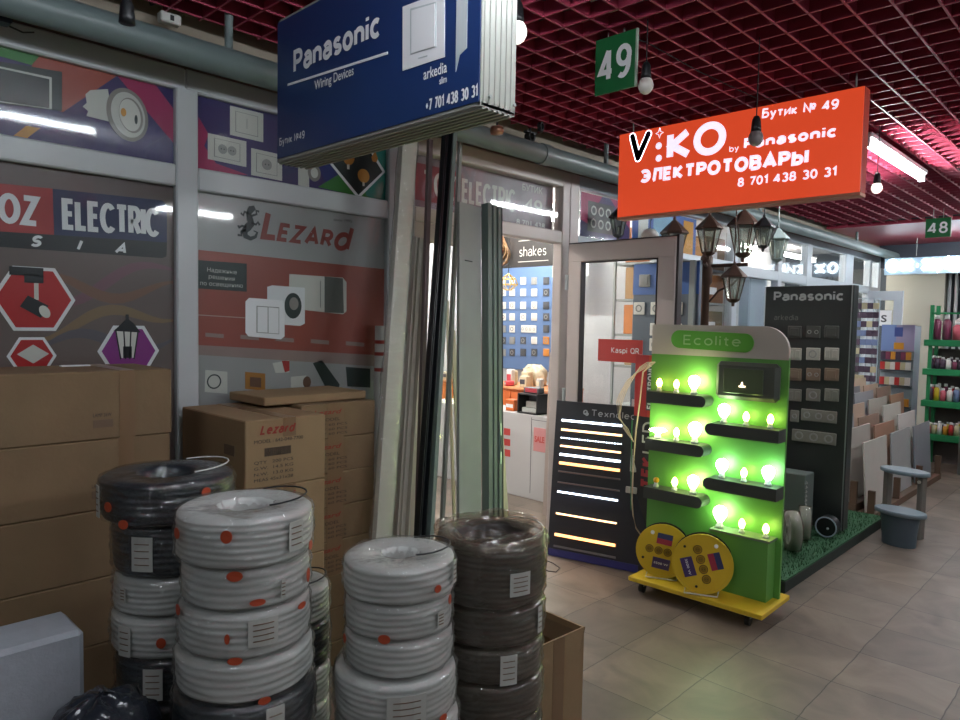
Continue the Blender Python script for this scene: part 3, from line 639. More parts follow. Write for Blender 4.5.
# big LEZARD cartons
def ex_lez(t, w, d, h):
    sx = w/.16
    b_ = MB(); b_.box(tape, -.02, .03, -d-.001, -d, 0, h) if False else None
    b_.box(tape, -.015*sx, .035*sx, -d-.001, -d, h*.72, h); b_.box(tape, -.015*sx, .035*sx, -d, d, h-.001, h+.0004); b_.build('tape', t)
    b_ = MB(); b_.slet(inkr, 'Lezard', -w*.66, -d-.0018, h*.78, h*.14, w*.82, .2, shear=.3); b_.build('red_lettering', t)
    b_ = MB(); b_.text(inkd, 'MODEL : 642-048-7700', -w*.8, -d-.0015, h*.66, h*.05, w*1.2)
    x = -w*.55
    while x < w*.1:
        ww = random.choice((.001, .002, .003)); b_.box(inkd, x, x+ww, -d-.0015, -d, h*.46, h*.58); x += ww+.0015
    for i, tt in enumerate(('QTY   200 PCS', 'G.W.  14.5 KG', 'N.W.  13.0 KG', 'MEAS 45x31x28')): b_.text(inkd, tt, -w*.8, -d-.0015, h*(.36-.085*i), h*.045, w*.95)
    b_.build('print', t)
    b_ = MB(); b_.text(inkd, 'LEZ', -w-.0015, 0, 0, .03, .04) if False else None
    b_.box(inkb, -w-.001, -w, -d+.08, -d+.16, h*.45, h*.6); b_.build('side_print', t)
lz = [0, .2, .4, .6, .885, 1.135]
nm = ['lowest big light carton on the floor in front of the lizard poster', 'second big light carton from the floor, right of the long cartons', 'third big light carton from the floor, right of the long cartons', 'big light carton directly under the topmost big one', 'topmost big light carton with red slanted lettering, left of narrow cartons']
for i in range(5):
    carton_thing(nm[i], 1.185, 1.515, 2.3, 2.83, lz[i], lz[i+1], carton_l, extra=ex_lez if i > 2 else None)
def ex_small(t, w, d, h):
    b_ = MB(); b_.box(tape, -.06, .02, -d-.001, -d, 0, h); b_.build('tape', t)
    b_ = MB(); b_.text(inkr, 'Lezard', -w*.7, -d-.002, h*.7, h*.13, w*.75, bold=.02, shear=.3)
    b_.text(inkd, 'MODEL', -w*.5, -d-.002, h*.5, h*.09, w*.5)
    for i in range(3): b_.text(inkd, 'QTY 60 PCS', -w*.7, -d-.002, h*(.36-.13*i), h*.07, w*.9)
    b_.build('print', t)
sn = ['first', 'second', 'third', 'fourth', 'fifth', 'sixth', 'seventh']
for i in range(7):
    z0_ = 1.145-(i+1)*.148; z0_ = max(z0_, .0); z1_ = 1.145-i*.148
    lab = ('topmost narrow carton in the column right of the big light carton', 'narrow carton directly below the topmost one, right of the big light carton')[i] if i < 2 else 'narrow carton, %s from the top of the column beside the big light carton' % sn[i]
    carton_thing(lab, 1.53, 1.905, 2.5, 2.86, z0_, z1_, carton, 'narrow cartons' , ex_small if i < 5 else None)
carton_thing('lowest narrow carton of the column, standing on the floor', 1.53, 1.905, 2.5, 2.86, 0, .108, carton, 'narrow cartons')
carton_thing('flat brown carton lying on top of the narrow column, under the printed sockets', 1.40, 1.9, 2.56, 2.86, 1.146, 1.182, carton_l)

# white foam box
t = thing('foam_box', 'white polystyrene box at the lower left corner of the photo', 'box', (.52, 1.9, 0))
b_ = MB(); foam = mat('white_foam', '#a9aeb6', .8, var=.05, scale=30, bump=.15, bscale=120)
t.location = (.2, 1.97, .32); b_.box(foam, -.35, .35, -.07, .10, 0, .392, bev=.012); b_.build('box_body', t)
carton_thing('brown carton under the white foam box, lower left corner', -.15, .54, 1.9, 2.2, 0, .318, carton_in)

# open carton at right of the dark coils
t = thing('open_cardboard_box', 'open-topped brown cardboard box on the floor right of the black coils', 'box', (1.97, 1.62, 0), -.05)
b_ = MB(); w, d, h, e = .14, .13, .38, .006
for q_ in ((-w, w, -d, -d+e, 0, h), (-w, w, d-e, d, 0, h), (-w, -w+e, -d, d, 0, h), (w-e, w, -d, d, 0, h), (-w, w, -d, d, 0, .01)): b_.box(carton_l, *q_)
b_.build('box_body', t)
b_ = MB(); b_.M = Matrix.Translation((w, 0, h)) @ Matrix.Rotation(.25, 4, 'Y'); b_.box(carton, 0, e, -d, d, -.09, 0); b_.build('flap', t)
b_ = MB(); b_.M = Matrix.Translation((0, d, h)) @ Matrix.Rotation(-.5, 4, 'X'); b_.box(carton_in, -w, w, 0, e, 0, .1); b_.build('flap', t)
b_ = MB(); b_.box(tape, -.03, .03, -d-.001, -d, 0, h); b_.build('tape', t)

# ------------------------------------------------------------------ cable coils
def coil(name, label, x, y, z, h, r, ri, kind, tilt=(0, 0), stickers=(), tags=(), group=None, ribs=6, end=False, film_=True, sag=.0):
    t = thing(name, label, 'cable coil', (x, y, z), 0, group, tilt[0], tilt[1])
    m = {'w': coilw, 'd': coild, 'b': coilb}[kind]; ph = random.uniform(0, 6)
    def surf(zz): 
        u = zz/h; return r*(1-.05*(abs(2*u-1))**8)
    prof = [(ri, .004)]
    nz = ribs*4
    for i in range(nz+1):
        u = i/nz; rr_ = surf(u*h)+.0035*abs(math.sin(u*PI*ribs))-.002; prof.append((rr_, .003+u*(h-.006)))
    if True: prof += [(r*.92, h-.001), (r*.8, h-.0005), (ri*1.12, h-.002), (ri, h-.012), (ri*.99, h*.5), (ri, .004)]
    am = r*.012
    wob = lambda t_, j, R_, Z_: (am*math.sin(3*t_+ph+Z_*40)+am*.5*math.sin(7*t_+ph*2+Z_*90) if R_ > r*.7 else 0, (.003*math.sin(2*t_+ph) if 0 < Z_ < h and .1*h < Z_ < .9*h else 0))
    b_ = MB(); b_.lathe(m, prof, 72, wob=wob, cap=False); b_.build('cable_winding', t)
    az = math.atan2(y, x)+PI
    if film_:
        fm = {'w': wfilm, 'd': dfilm, 'b': bfilm}[kind]
        prof2 = []
        for i in range(11):
            u = i/10; prof2.append((surf(u*h)+.006, u*h*.996+.001))
        prof2 += [(r*.90, h+.002), (ri*1.2, h+.001), (ri*.93, h*.8), (ri*.9, h*.45)]
        w2 = lambda t_, j, R_, Z_: (.0025*math.sin(9*t_+j*1.3+ph)+.002*math.sin(17*t_-j*2.1), .0015*math.sin(6*t_+j))
        b_ = MB(); b_.lathe(fm, prof2, 64, wob=w2, cap=False); b_.build('plastic_film', t)
    def patch(b_, mm, phi, zc, aw, hh, R_, shape='o', slant=0):
        n = 16
        if shape == 'o':
            P = [(math.cos(2*PI*i/n), math.sin(2*PI*i/n)) for i in range(n)]
        else: P = [(-1, -1), (-.33, -1), (.33, -1), (1, -1), (1, 1), (.33, 1), (-.33, 1), (-1, 1)]
        vs = []
        for ro in (R_, R_+.0012):
            for px, pz_ in P:
                an = az+phi+px*aw/R_; zz = zc+pz_*hh+px*slant
                vs.append(((ro+.0)*math.cos(an), ro*math.sin(an), zz))
        k_ = len(P); mid = len(vs)
        if shape == 'o': b_.add(vs, [list(range(k_)), list(range(k_, 2*k_))]+[(i, (i+1) % k_, (i+1) % k_+k_, i+k_) for i in range(k_)], mm)
        else:
            fs = []
            for o_ in (0, 8):
                fs += [(o_+0, o_+1, o_+6, o_+7), (o_+1, o_+2, o_+5, o_+6), (o_+2, o_+3, o_+4, o_+5)]
            fs += [(i, (i+1) % 8, (i+1) % 8+8, i+8) for i in range(8)]
            b_.add(vs, fs, mm)
    for st in stickers:
        b_ = MB(); patch(b_, orange, math.radians(st[0]), st[1]*h, st[2] if len(st) > 2 else .013, st[3] if len(st) > 3 else .013, r+.0105)
        b_.build('round_sticker', t)
    for tg in tags:
        b_ = MB(); ph_ = math.radians(tg[0]); patch(b_, tagw, ph_, tg[1]*h, tg[2], tg[3], r+.0100, 'r', 0)
        for i in range(4): patch(b_, inkb, ph_, tg[1]*h+tg[3]*(.6-.4*i), tg[2]*.7, .0012, r+.0114, 'r')
        b_.build('paper_tag', t)
    if end:
        a0 = az+.8; b_ = MB(); P = []
        for i in range(12):
            u = i/11; an = a0+u*2.0; rad = ri*1.3+(r-ri*1.3)*math.sin(u*2.4); P.append((rad*math.cos(an), rad*math.sin(an), h+.005+.009*math.sin(u*PI)))
        b_.tube(black if kind == 'w' else coilw, P, .0022, 6); b_.build('cable_end', t)
    return t
def stack(xy, zt, lst, group):
    """lst: top to bottom (h, r, ri, kind, dx, dy, tilt, stickers, tags, label)"""
    z = zt
    for i, e in enumerate(lst):
        h, r, ri, kind, dx, dy, tilt, st, tg, lab = e; z -= h
        coil('cable_coil', lab, xy[0]+dx, xy[1]+dy, max(z, .001), h-.005, r, ri, kind, tilt, st, tg, group, ribs=max(5, int(h/.017)), end=(i == 0))
# A: far left
stack((.80, 1.965), 1.075, [
    (.118, .17, .07, 'd', -.015, .0, (0, 0), [(30, .72, .013), (-52, .45, .014), (-36, .1, .014, .012)], [(-70, .5, .012, .042)], 'dark shrink-wrapped cable coil on top of the leftmost coil stack'),
    (.142, .155, .06, 'd', .0, 0, (0, 0), [(34, .75)], [(-28, .5, .028, .045)], 'dark coil with a white paper tag, second from top of the leftmost stack'),
    (.106, .152, .06, 'w', .0, 0, (0, 0), [], [(-50, .6, .01, .02)], 'white coil third from top of the leftmost stack'),
    (.112, .155, .06, 'w', -.005, 0, (0, 0), [(-10, .5, .012, .014)], [(-45, .5, .02, .04)], 'white coil fourth from top of the leftmost stack, with a red tab'),
    (.12, .148, .06, 'd', .0, 0, (0, 0), [], [(-20, .5, .025, .042)], 'dark coil fifth from top of the leftmost stack'),
    (.12, .16, .06, 'd', 0, 0, (0, 0), [], [], 'dark coil sixth from top of the leftmost stack'),
    (.12, .16, .06, 'w', 0, 0, (0, 0), [], [], 'white coil second from floor in the leftmost stack'),
    (.12, .16, .06, 'd', 0, 0, (0, 0), [], [], 'dark coil on the floor under the leftmost stack'),
    (.117, .16, .06, 'd', 0, 0, (0, 0), [], [], 'bottom coil on the floor of the leftmost stack')][:9], 'coils in the leftmost stack')
stack((.822, 1.593), 1.05, [
    (.120, .158, .058, 'w', 0, 0, (0, 0), [(-14, .72, .013, .015), (-62, .65), (62, .2, .01, .012)], [(42, .55, .022, .034)], 'white shrink-wrapped cable coil on top of the tall white stack at left'),
    (.100, .148, .06, 'w', .005, 0, (0, 0), [(-10, .93, .018, .012), (8, .25, .018, .008), (62, .5, .009, .018)], [(30, .45, .006, .022)], 'white coil second from top of the tall white stack with three orange stickers'),
    (.110, .152, .06, 'w', 0, 0, (0, 0), [(-66, .97), (52, .9, .016, .008), (-14, .55, .006, .012), (-8, .06, .017, .009)], [(14, .62, .034, .032)], 'white coil third from top of the tall white stack, with a large paper tag'),
    (.100, .16, .06, 'w', 0, 0, (0, 0), [(14, .08, .015, .009)], [], 'white coil fourth from top of the tall white stack, above the dark one'),
    (.13, .166, .06, 'd', 0, 0, (0, 0), [], [(22, .55, .022, .05)], 'dark coil below the white ones in the tall left stack'),
    (.12, .165, .06, 'w', 0, 0, (0, 0), [], [], 'white coil under the dark one in the tall left stack'),
    (.12, .165, .06, 'd', 0, 0, (0, 0), [], [], 'dark coil third from floor in the tall left stack'),
    (.125, .165, .06, 'w', 0, 0, (0, 0), [], [], 'white coil second from floor of the tall left stack'),
    (.125, .165, .06, 'w', 0, 0, (0, 0), [], [], 'white coil on the floor under the tall left stack')], 'coils in the tall white stack')
stack((1.184, 1.438), .885, [
    (.098, .146, .045, 'w', 0, 0, (0, 0), [(38, .4, .011, .010)], [(66, .65, .012, .03)], 'white cable coil on top of the middle white stack, loose wire ends on it'),
    (.092, .140, .05, 'w', 0, 0, (0, 0), [(-14, .15, .016, .012), (60, .95, .008)], [(45, .5, .012, .02)], 'white coil second from top of the middle white stack'),
    (.096, .142, .05, 'w', 0, 0, (0, 0), [(-66, .85, .010, .012)], [], 'white coil third from top of the middle white stack'),
    (.122, .160, .05, 'w', -.01, 0, (0, 0), [(46, .1, .014, .01)], [(10, .5, .05, .04)], 'wider white coil fourth from top of the middle white stack'),
    (.12, .162, .05, 'w', 0, 0, (0, 0), [], [], 'white coil fifth from top of the middle stack'),
    (.12, .16, .05, 'w', 0, 0, (0, 0), [], [], 'white coil third from the floor of the middle stack'),
    (.12, .16, .05, 'd', 0, 0, (0, 0), [], [], 'dark coil second from the floor of the middle stack'),
    (.117, .16, .05, 'w', 0, 0, (0, 0), [], [], 'white coil on the floor under the middle stack')], 'coils in the middle white stack')
stack((1.573, 1.469), .855, [
    (.190, .168, .108, 'b', 0, 0, (0, 0), [], [(30, .42, .034, .034)], 'tall black-brown coil in crinkled film with a wide open hole, top of the right stack'),
    (.118, .165, .10, 'b', .005, 0, (0, 0), [], [(58, .6, .012, .04)], 'dark brown wrapped coil second from top of the right stack'),
    (.107, .165, .10, 'b', 0, 0, (0, 0), [], [(20, .5, .026, .044)], 'dark coil with a white tag, third from top of the right stack'),
    (.118, .168, .10, 'b', 0, 0, (0, 0), [], [], 'dark coil fourth from top of the right stack with tied film'),
    (.108, .165, .10, 'b', 0, 0, (0, 0), [], [(64, .5, .012, .03)], 'dark coil fifth from top of the right stack'),
    (.106, .165, .10, 'b', 0, 0, (0, 0), [], [], 'dark coil second from the floor of the right stack'),
    (.106, .165, .10, 'b', 0, 0, (0, 0), [], [], 'dark coil on the floor under the right stack')], 'coils in the dark right stack')
stack((1.13, 1.90), .69, [
    (.11, .115, .05, 'w', 0, 0, (0, 0), [], [], 'small grey-white coil on top of the short stack behind the tall white coils'),
    (.14, .118, .05, 'd', 0, 0, (0, 0), [], [], 'second coil of the short stack between tall white coils and cartons'),
    (.11, .118, .05, 'w', 0, 0, (0, 0), [], [], 'third coil of the short stack behind the tall white coils'),
    (.11, .118, .05, 'w', 0, 0, (0, 0), [], [], 'fourth coil of the short stack behind the tall white coils'),
    (.11, .118, .05, 'd', 0, 0, (0, 0), [], [], 'fifth coil of the short stack behind the tall white coils'),
    (.107, .118, .05, 'd', 0, 0, (0, 0), [], [], 'lowest coil of the short stack behind the tall white coils')], 'coils in the short stack')
# film bunched over the big dark coil
b_ = MB(); pr = [(.175, -.02), (.178, .004), (.168, .018), (.15, .024), (.125, .016), (.11, -.01)]
b_.lathe(bfilm, pr, 64, wob=lambda t_, j, R_, Z_: (.005*math.sin(5*t_+j)+.003*math.sin(11*t_+2*j), .007*math.sin(3*t_+.5)+.004*math.sin(8*t_+j)), cap=False)
for o in bpy.data.objects:
    if o.get('label', '').startswith('tall black-brown coil'): DK = o
o = b_.build('film_rim', DK); o.location = (0, 0, .188)
# dark plastic bag lower left
b_ = MB(); rings = []
for j in range(9):
    u = j/8; R_ = .17*math.sin(PI*(.12+.88*(1-u)*.9))*1.0 if u < 1 else .01
    R_ = [.15, .17, .175, .168, .15, .125, .09, .05, .01][j]; zz = [0, .03, .07, .11, .145, .17, .185, .192, .194][j]
    rings.append([((R_+.012*math.sin(5*t_+j)+.008*math.sin(11*t_-2*j))*.72*math.cos(t_), (R_+.01*math.sin(7*t_+j*1.7))*.6*math.sin(t_), zz+.008*math.sin(6*t_+j)) for t_ in [2*PI*i/40 for i in range(40)]])
b_.rows(mat('dark_bag', '#2a2f38', .22, var=.15, bump=.6, bscale=18, coat=.6, coatr=.1), rings)
o = b_.build('plastic_bag'); tag(o, 'crumpled dark plastic bag at the foot of the leftmost coils', 'bag', loc=(.525, 1.70, .435))
carton_thing('brown carton carrying the dark plastic bag beside the leftmost coils', .42, .62, 1.6, 1.8, 0, .433, carton_in)

# ------------------------------------------------------------------ long metal and plastic profiles leaning on the front
def lean(name, label, top, bot, yt, yb, w, tk, m, cat='profile', kind='bar', group=None):
    """top / bot: where the piece is seen; yt / yb its distance to the corridor axis at these heights"""
    A = ony(*top, yt); B = ony(*bot, yb); d = (A-B); s_ = (0.005-B.z)/d.z; G = B+d*s_
    o = thing(name, label, cat, tuple(G), 0, group); e = A-G
    b_ = MB()
    if kind == 'bar': b_.bar(m, (0, 0, 0), e, w, tk)
    elif kind == 'u':
        b_.bar(m, (0, 0, 0), e, w, tk*.2); 
        for sx in (-1, 1): b_.bar(m, (sx*(w/2-.002), -tk/2, 0), e+Vector((sx*(w/2-.002), -tk/2, 0)), .004, tk)
        b_.bar(m, (0, -tk*.3, 0), e+Vector((0, -tk*.3, 0)), .006, tk*.6)
    else: b_.tube(m, [(0, 0, 0), e], w/2, 14)
    b_.build('profile_body', o)
    return o, e
cream = mat('cream_profile', '#d2cdb8', .45); gmet = mat('grey_metal', '#9ca19e', .5, .0, var=.05); gmet2 = mat('grey_green_metal', '#74827e', .5, .0, var=.08, scale=3, stretch=(10, 10, .4))
chrome = mat('bright_metal', '#cfcabf', .3, .15); blackm = mat('black_profile', '#1d2024', .35); brownm = mat('brown_grey_profile', '#6e5f5e', .4)
o, e = lean('wrapped_profile', 'bundle of white profiles in clear film leaning left of the others', (409, 132), (384, 505), 2.62, 2.42, .085, .03, mat('silvery_white', '#c4c2b4', .4, .0), kind='bar')
b_ = MB(); rings = []
for j in range(26):
    u = j/25; p = e*u; rings.append([tuple(p+Vector(((.064+.008*math.sin(j*1.9+i)+.005*math.sin(3*i+j*.7))*math.cos(2*PI*i/20)*(1-.12*u), (.028+.005*math.sin(j*2.3+i*2))*math.sin(2*PI*i/20), 0))) for i in range(20)])
b_.rows(wfilm, rings, cap=False); b_.build('plastic_film', o)
o, e = lean('metal_channel', 'bright polished metal channel behind the film-wrapped bundle', (418, 238), (401, 505), 2.8, 2.64, .075, .03, chrome, kind='u')
lean('thin_profile', 'thin brown-grey profile left of the black one', (430, 140), (421, 420), 2.66, 2.5, .024, .02, brownm)
lean('black_profile', 'wide flat black profile in the middle of the leaning bundle', (446, 128), (420, 505), 2.6, 2.4, .045, .03, blackm, kind='u')
lean('grey_profile', 'grey-green profile just right of the black one', (454, 128), (432, 500), 2.62, 2.38, .022, .03, gmet2)
lean('silver_profile', 'thin bright silver strip beside the black profile', (451, 128), (427, 500), 2.68, 2.46, .007, .02, chrome)
lean('aluminium_profile', 'slim light grey profile right of the grey-green one', (461, 126), (443, 505), 2.78, 2.6, .02, .018, gmet)
lean('cream_profile', 'cream plastic strip leaning the other way between grey profiles', (453, 330), (461, 512), 2.84, 2.72, .03, .01, cream)
lean('cream_profile', 'narrow cream strip crossing behind the grey panel', (447, 300), (454, 512), 2.86, 2.78, .018, .01, cream)
lean('cream_profile', 'cream strip standing right of the dark-edged grey frame', (494, 330), (505, 505), 2.7, 2.55, .035, .012, cream)
# wide grey panel and frame bundle
o, e = lean('metal_sheet', 'wide flat grey metal panel with a slanted top leaning by the doorway', (469, 205), (469, 508), 2.6, 2.45, .155, .02, gmet)
b_ = MB(); b_.bar(mat('slot_black', '#202426', .5), e*.86+Vector((-.015, -.013, 0)), e*.862+Vector((-.015, -.013, 0)), .05, .004); b_.build('slot', o)
for k_, (u_, w_, lab) in enumerate(((486.5, .028, 'grey-green frame bar nearest the wide grey panel'), (491.5, .022, 'grey-green frame bar in the middle of the bundle'), (496.5, .024, 'outermost grey-green frame bar with a lock plate, by the doorway'))):
    o, e = lean('frame_bar', lab, (u_, 204+k_*2), (u_+1, 508), 2.58, 2.46, w_, .05, gmet2, kind='bar')
    if k_ == 2:
        b_ = MB(); b_.bar(blackm, Vector((.0145, -.002, .01)), e+Vector((.0145, -.002, 0)), .004, .052); b_.build('rubber_seal', o)
        b_ = MB(); b_.bar(alu, e*.36+Vector((-.002, -.027, 0)), e*.46+Vector((-.002, -.027, 0)), .012, .004); b_.bar(blackm, e*.39+Vector((-.002, -.03, 0)), e*.43+Vector((-.002, -.03, 0)), .006, .003); b_.build('lock_plate', o)

# ------------------------------------------------------------------ hanging signs
def panasonic_logo(b_, m, x, z, h, w, y): b_.text(m, 'Panasonic', x, y, z, h, w, bold=.035)
# blue sign (faces back along the corridor) local x 0..1.12 from wall side to corridor
t = thing('hanging_sign', 'blue wiring devices box sign hanging under the red ceiling grid', 'sign', (1.38, 2.43, 2.085), CX)
blue = mat('sign_blue', '#1d3768', .3, var=.05, scale=3); frame = mat('sign_frame', '#a5a79f', .45, .1)
W_, H_, D_ = 1.07, .52, .14
b_ = MB()
b_.box(frame, 0, W_, 0, D_, 0, .018, bev=.003)
for i in range(6): b_.box(frame, 0, W_, .008+i*.022, .018+i*.022, -.005, .001)
b_.box(frame, W_-.012, W_, 0, D_, 0, H_); b_.box(frame, 0, .012, 0, D_, 0, H_); b_.box(frame, 0, W_, 0, D_, H_-.015, H_)
for i in range(6): b_.box(frame, W_-.001, W_+.004, .008+i*.022, .018+i*.022, .01, H_)
b_.box(blue, .01, W_-.01, D_-.02, D_-.012, .01, H_-.01)
b_.build('sign_frame', t)
b_ = MB(); b_.box(blue, .006, W_-.004, -.004, .01, .012, H_-.01); b_.build('face_panel', t)
def SX(u, v): p = onx(u, v, 1.376); return (2.43-p.y, p.z-2.085)
b_ = MB(); y = -.006
A = SX(294, 74); B = SX(379, 46); T = SX(294, 55)
b_.slet(printw, 'Panasonic', A[0], y, A[1]-.002, .085, B[0]-A[0]+.01, .2, rot=0, gap=.1)
b_.build('logo_lettering', t); b_ = MB(); A = SX(288, 85); B = SX(388, 53); b_.stroke(printw, [A, B], .008, y, y+.002)
b_.build('sign_lettering', t); b_ = MB(); A = SX(315, 86.5); B = SX(354, 73); b_.text(printw, 'Wiring Devices', A[0], y, A[1]-.012, .032, B[0]-A[0], rot=0)
b_.build('sign_lettering', t); b_ = MB(); A = SX(426, 112); B = SX(478, 101); b_.slet(printw, '+7 701 438 30 31', A[0], y, A[1], .034, B[0]-A[0], .17, gap=.14)
b_.build('sign_lettering', t); b_ = MB(); A = SX(280, 146); B = SX(305, 140); b_.slet(printw, 'Бутик №49', A[0], y, A[1], .028, B[0]-A[0], .14, gap=.14)
b_.build('sign_lettering', t); b_ = MB(); A = SX(424, 80); B = SX(446, 73); b_.text(printw, 'arkedia', A[0], y, A[1], .032, B[0]-A[0]+.005); b_.text(printw, 'slim', B[0]-.025, y, A[1]-.028, .02, .03)
b_.build('sign_lettering', t)
b_ = MB()
b_.prism(paper, [SX(403, 71), SX(445, 57), SX(445, -9), SX(403, 7)], y, y+.002)
b_.prism(mat('switch_shade', '#b9c2c4', .4), [SX(411, 55), SX(437, 47), SX(437, 2), SX(411, 9)], y-.001, y+.001)
b_.prism(paper, [SX(412.5, 54), SX(436, 46.5), SX(436, 4), SX(412.5, 11)], y-.003, y-.001)
b_.prism(MATS['switch_shade'], [SX(419, 59), SX(428, 56.5), SX(428, 55.5), SX(419, 58)], y-.001, y)
b_.build('printed_switch', t)
b_ = MB(); b_.prism(MATS['switch_shade'], [SX(456, 72), SX(460, 55), SX(467, 48), SX(468, 0), SX(457, 0)], y, y+.002); b_.build('printed_switch_side', t)
b_ = MB(); b_.tube(gmet, [(.2, .08, H_), (.2, .08, .60)], .004); b_.tube(gmet, [(.9, .08, H_), (.9, .08, .60)], .004); b_.build('hanger', t)
for (x_, y_) in ((W_+.006, .03), (W_+.006, .13)):
    b_ = MB(); b_.tube(MATS['grey_metal'], [(x_-.003, y_, .03), (x_+.004, y_, .03)], .005, 8); b_.build('bolt', t)

# red back-lit sign
XR = 3.56
def RX(u, v): p = onx(u, v, XR); return p
p0, p1 = RX(617, 214.5), RX(860, 197)
t = thing('hanging_sign', 'lit orange-red box sign with white Russian lettering', 'sign', (XR, p0.y, 2.13), CX)
yb = p0.y; zb = 2.13
def RS(u, v): p = onx(u, v, XR-.004); return (yb-p.y, p.z-zb)
redsign = mat('lit_sign_red', '#c04028', .35, emit=.62, ecol='#f4542e')
litw = mat('lit_sign_white', '#ffffff', .4, emit=.95, ecol='#f2eaff'); sdark = mat('sign_dark_letter', '#2a1530', .4)
Wr, Hr, Dr = yb-p1.y, .485, .08
b_ = MB(); b_.box(mat('sign_case_red', '#c23c24', .4), 0, Wr, .003, Dr, 0, Hr, bev=.004); b_.box(mat('sign_case_light', '#c98a70', .4), 0, Wr, -.002, Dr, -.012, .002); b_.build('sign_case', t)
b_ = MB(); b_.box(redsign, .003, Wr-.003, 0, .004, .003, Hr-.003); b_.build('face_panel', t)
def rt_(b_, m, body, A, B, hp, bold=.03, y=-.0015):
    """A baseline-left px, B baseline-right px, hp cap height in px at A"""
    a_ = RS(*A); c_ = RS(*B); t_ = RS(A[0], A[1]-hp); b_.slet(m, body, a_[0], y, a_[1], t_[1]-a_[1], math.hypot(c_[0]-a_[0], c_[1]-a_[1]), .15+bold*2.2, gap=.09, rot=math.atan2(c_[1]-a_[1], c_[0]-a_[0]))
b_ = MB()
def Z3(u, v): return (520+u*.4583, v*.4583)
k_ = [RS(*Z3(*p)) for p in ((245, 298), (257, 345), (280, 292))]
for w_, m_, yy in ((.043, litw, -.0015), (.033, sdark, -.003)):
    A_, B_, C_ = k_
    def seg(p, q_):
        dx, dz = q_[0]-p[0], q_[1]-p[1]; l = math.hypot(dx, dz); nx_, nz_ = -dz/l*w_/2, dx/l*w_/2
        b_.prism(m_, [(p[0]-nx_, p[1]-nz_), (q_[0]-nx_, q_[1]-nz_), (q_[0]+nx_, q_[1]+nz_), (p[0]+nx_, p[1]+nz_)], yy, yy+.001)
    seg(A_, B_); yy -= .0001; seg(B_, C_)
    for p_ in k_: yy -= .0001; b_.disc(m_, p_[0], p_[1], w_/2, w_/2, yy, yy+.001, 16); b_.build('letter_v', t)
b_ = MB()
for p in ((302, 318), (302, 345)): A = RS(*Z3(*p)); b_.disc(litw, A[0], A[1], .019, .019, -.0015, .001, 16)
A = RS(*Z3(304, 290)); b_.stroke(litw, [(A[0], A[1]+.028), (A[0]+.007, A[1]+.007), (A[0]+.024, A[1]), (A[0]+.007, A[1]-.007), (A[0], A[1]-.028), (A[0]-.007, A[1]-.007), (A[0]-.024, A[1]), (A[0]-.007, A[1]+.007), (A[0], A[1]+.028)], .005, -.0015, .001)
A = RS(*Z3(318, 352)); B = RS(*Z3(374, 343)); b_.slet(litw, 'K', A[0], -.0015, A[1], .162, B[0]-A[0], .25)
A = RS(*Z3(413, 302)); b_.ring(litw, A[0], A[1], .050, .088, -.0015, .001, 32, 1.05)
b_.build('logo_lettering', t)
b_ = MB()
rt_(b_, litw, 'by', Z3(456, 332), Z3(477, 328), 6, .0)
b_.build('sign_lettering', t); b_ = MB(); rt_(b_, litw, 'Бутик № 49', Z3(527, 258), Z3(694, 237), 9.5, .015)
b_.build('sign_lettering', t); b_ = MB(); rt_(b_, litw, 'Panasonic', Z3(487, 326), Z3(692, 298), 11, .05)
b_.build('sign_lettering', t); b_ = MB(); rt_(b_, litw, 'ЭЛЕКТРОТОВАРЫ', Z3(261, 400), Z3(628, 358), 13.5, .05)
b_.build('sign_lettering', t); b_ = MB(); rt_(b_, litw, '8 701 438 30 31', Z3(474, 408), Z3(690, 384), 9, .02)
b_.build('sign_lettering', t)
b_ = MB()
for x_ in (.05, Wr-.06): b_.tube(gmet, [(x_, .07, Hr), (x_, .07, .57)], .004, 6)
b_.build('hanger', t)

def gsign(name, label, num, x, uv0, uv1, uvb, h, zt):
    A = onx(*uv0, x); B = onx(*uv1, x); w = A.y-B.y
    t = thing(name, label, 'sign', (x, A.y, A.z-h), CX)
    gm = mat('sign_green', '#1c6b3c', .4, emit=0)
    b_ = MB(); b_.box(gm, 0, w, 0, .008, 0, h); b_.box(mat('sign_edge', '#a8b8a8', .4), w, w+.008, -.001, .009, 0, h); b_.build('sign_panel', t)
    b_ = MB(); b_.slet(printw, num, w/2, -.0012, h*.2, h*.6, w*.8, .16, align='CENTER'); b_.build('number', t)
    b_ = MB(); b_.tube(gmet, [(w*.3, .004, h), (w*.3, .004, zt-(A.z-h))], .002, 6); b_.tube(gmet, [(w*.7, .004, h), (w*.7, .004, zt-(A.z-h))], .002, 6); b_.build('hanger', t)
gsign('number_sign', 'green hanging sign with the number 49', '49', 2.45, (596, 41), (636, 33), None, .225, 2.69)
gsign('number_sign', 'small green hanging sign with the number 48 near the far end', '48', 8.0, (926, 219), (951, 217), None, .185, 2.69)
# distant lit letters
t = thing('lit_sign', 'blazing white illuminated letter sign at the far end of the aisle', 'sign', (10.2, onx(884, 275, 10.2).y, onx(884, 275, 10.2).z), CX)
hot = mat('hot_white', '#ffffff', .4, emit=9, ecol='#eaf6ff')
b_ = MB(); b_.slet(hot, 'ОЖ·ЖИБЕК', .03, -.03, .03, .165, 1.05, .27, gap=.10); b_.build('lit_lettering', t)
b_ = MB(); b_.box(mat('sign_back', '#9db4c4', .5), 0, 1.5, 0, .05, .0, .21); b_.build('sign_case', t)
b_ = MB(); b_.tube(gmet, [(.35, .02, .23), (.35, .02, .45)], .004, 6); b_.tube(gmet, [(1.2, .02, .23), (1.2, .02, .45)], .004, 6); b_.build('hanger', t)

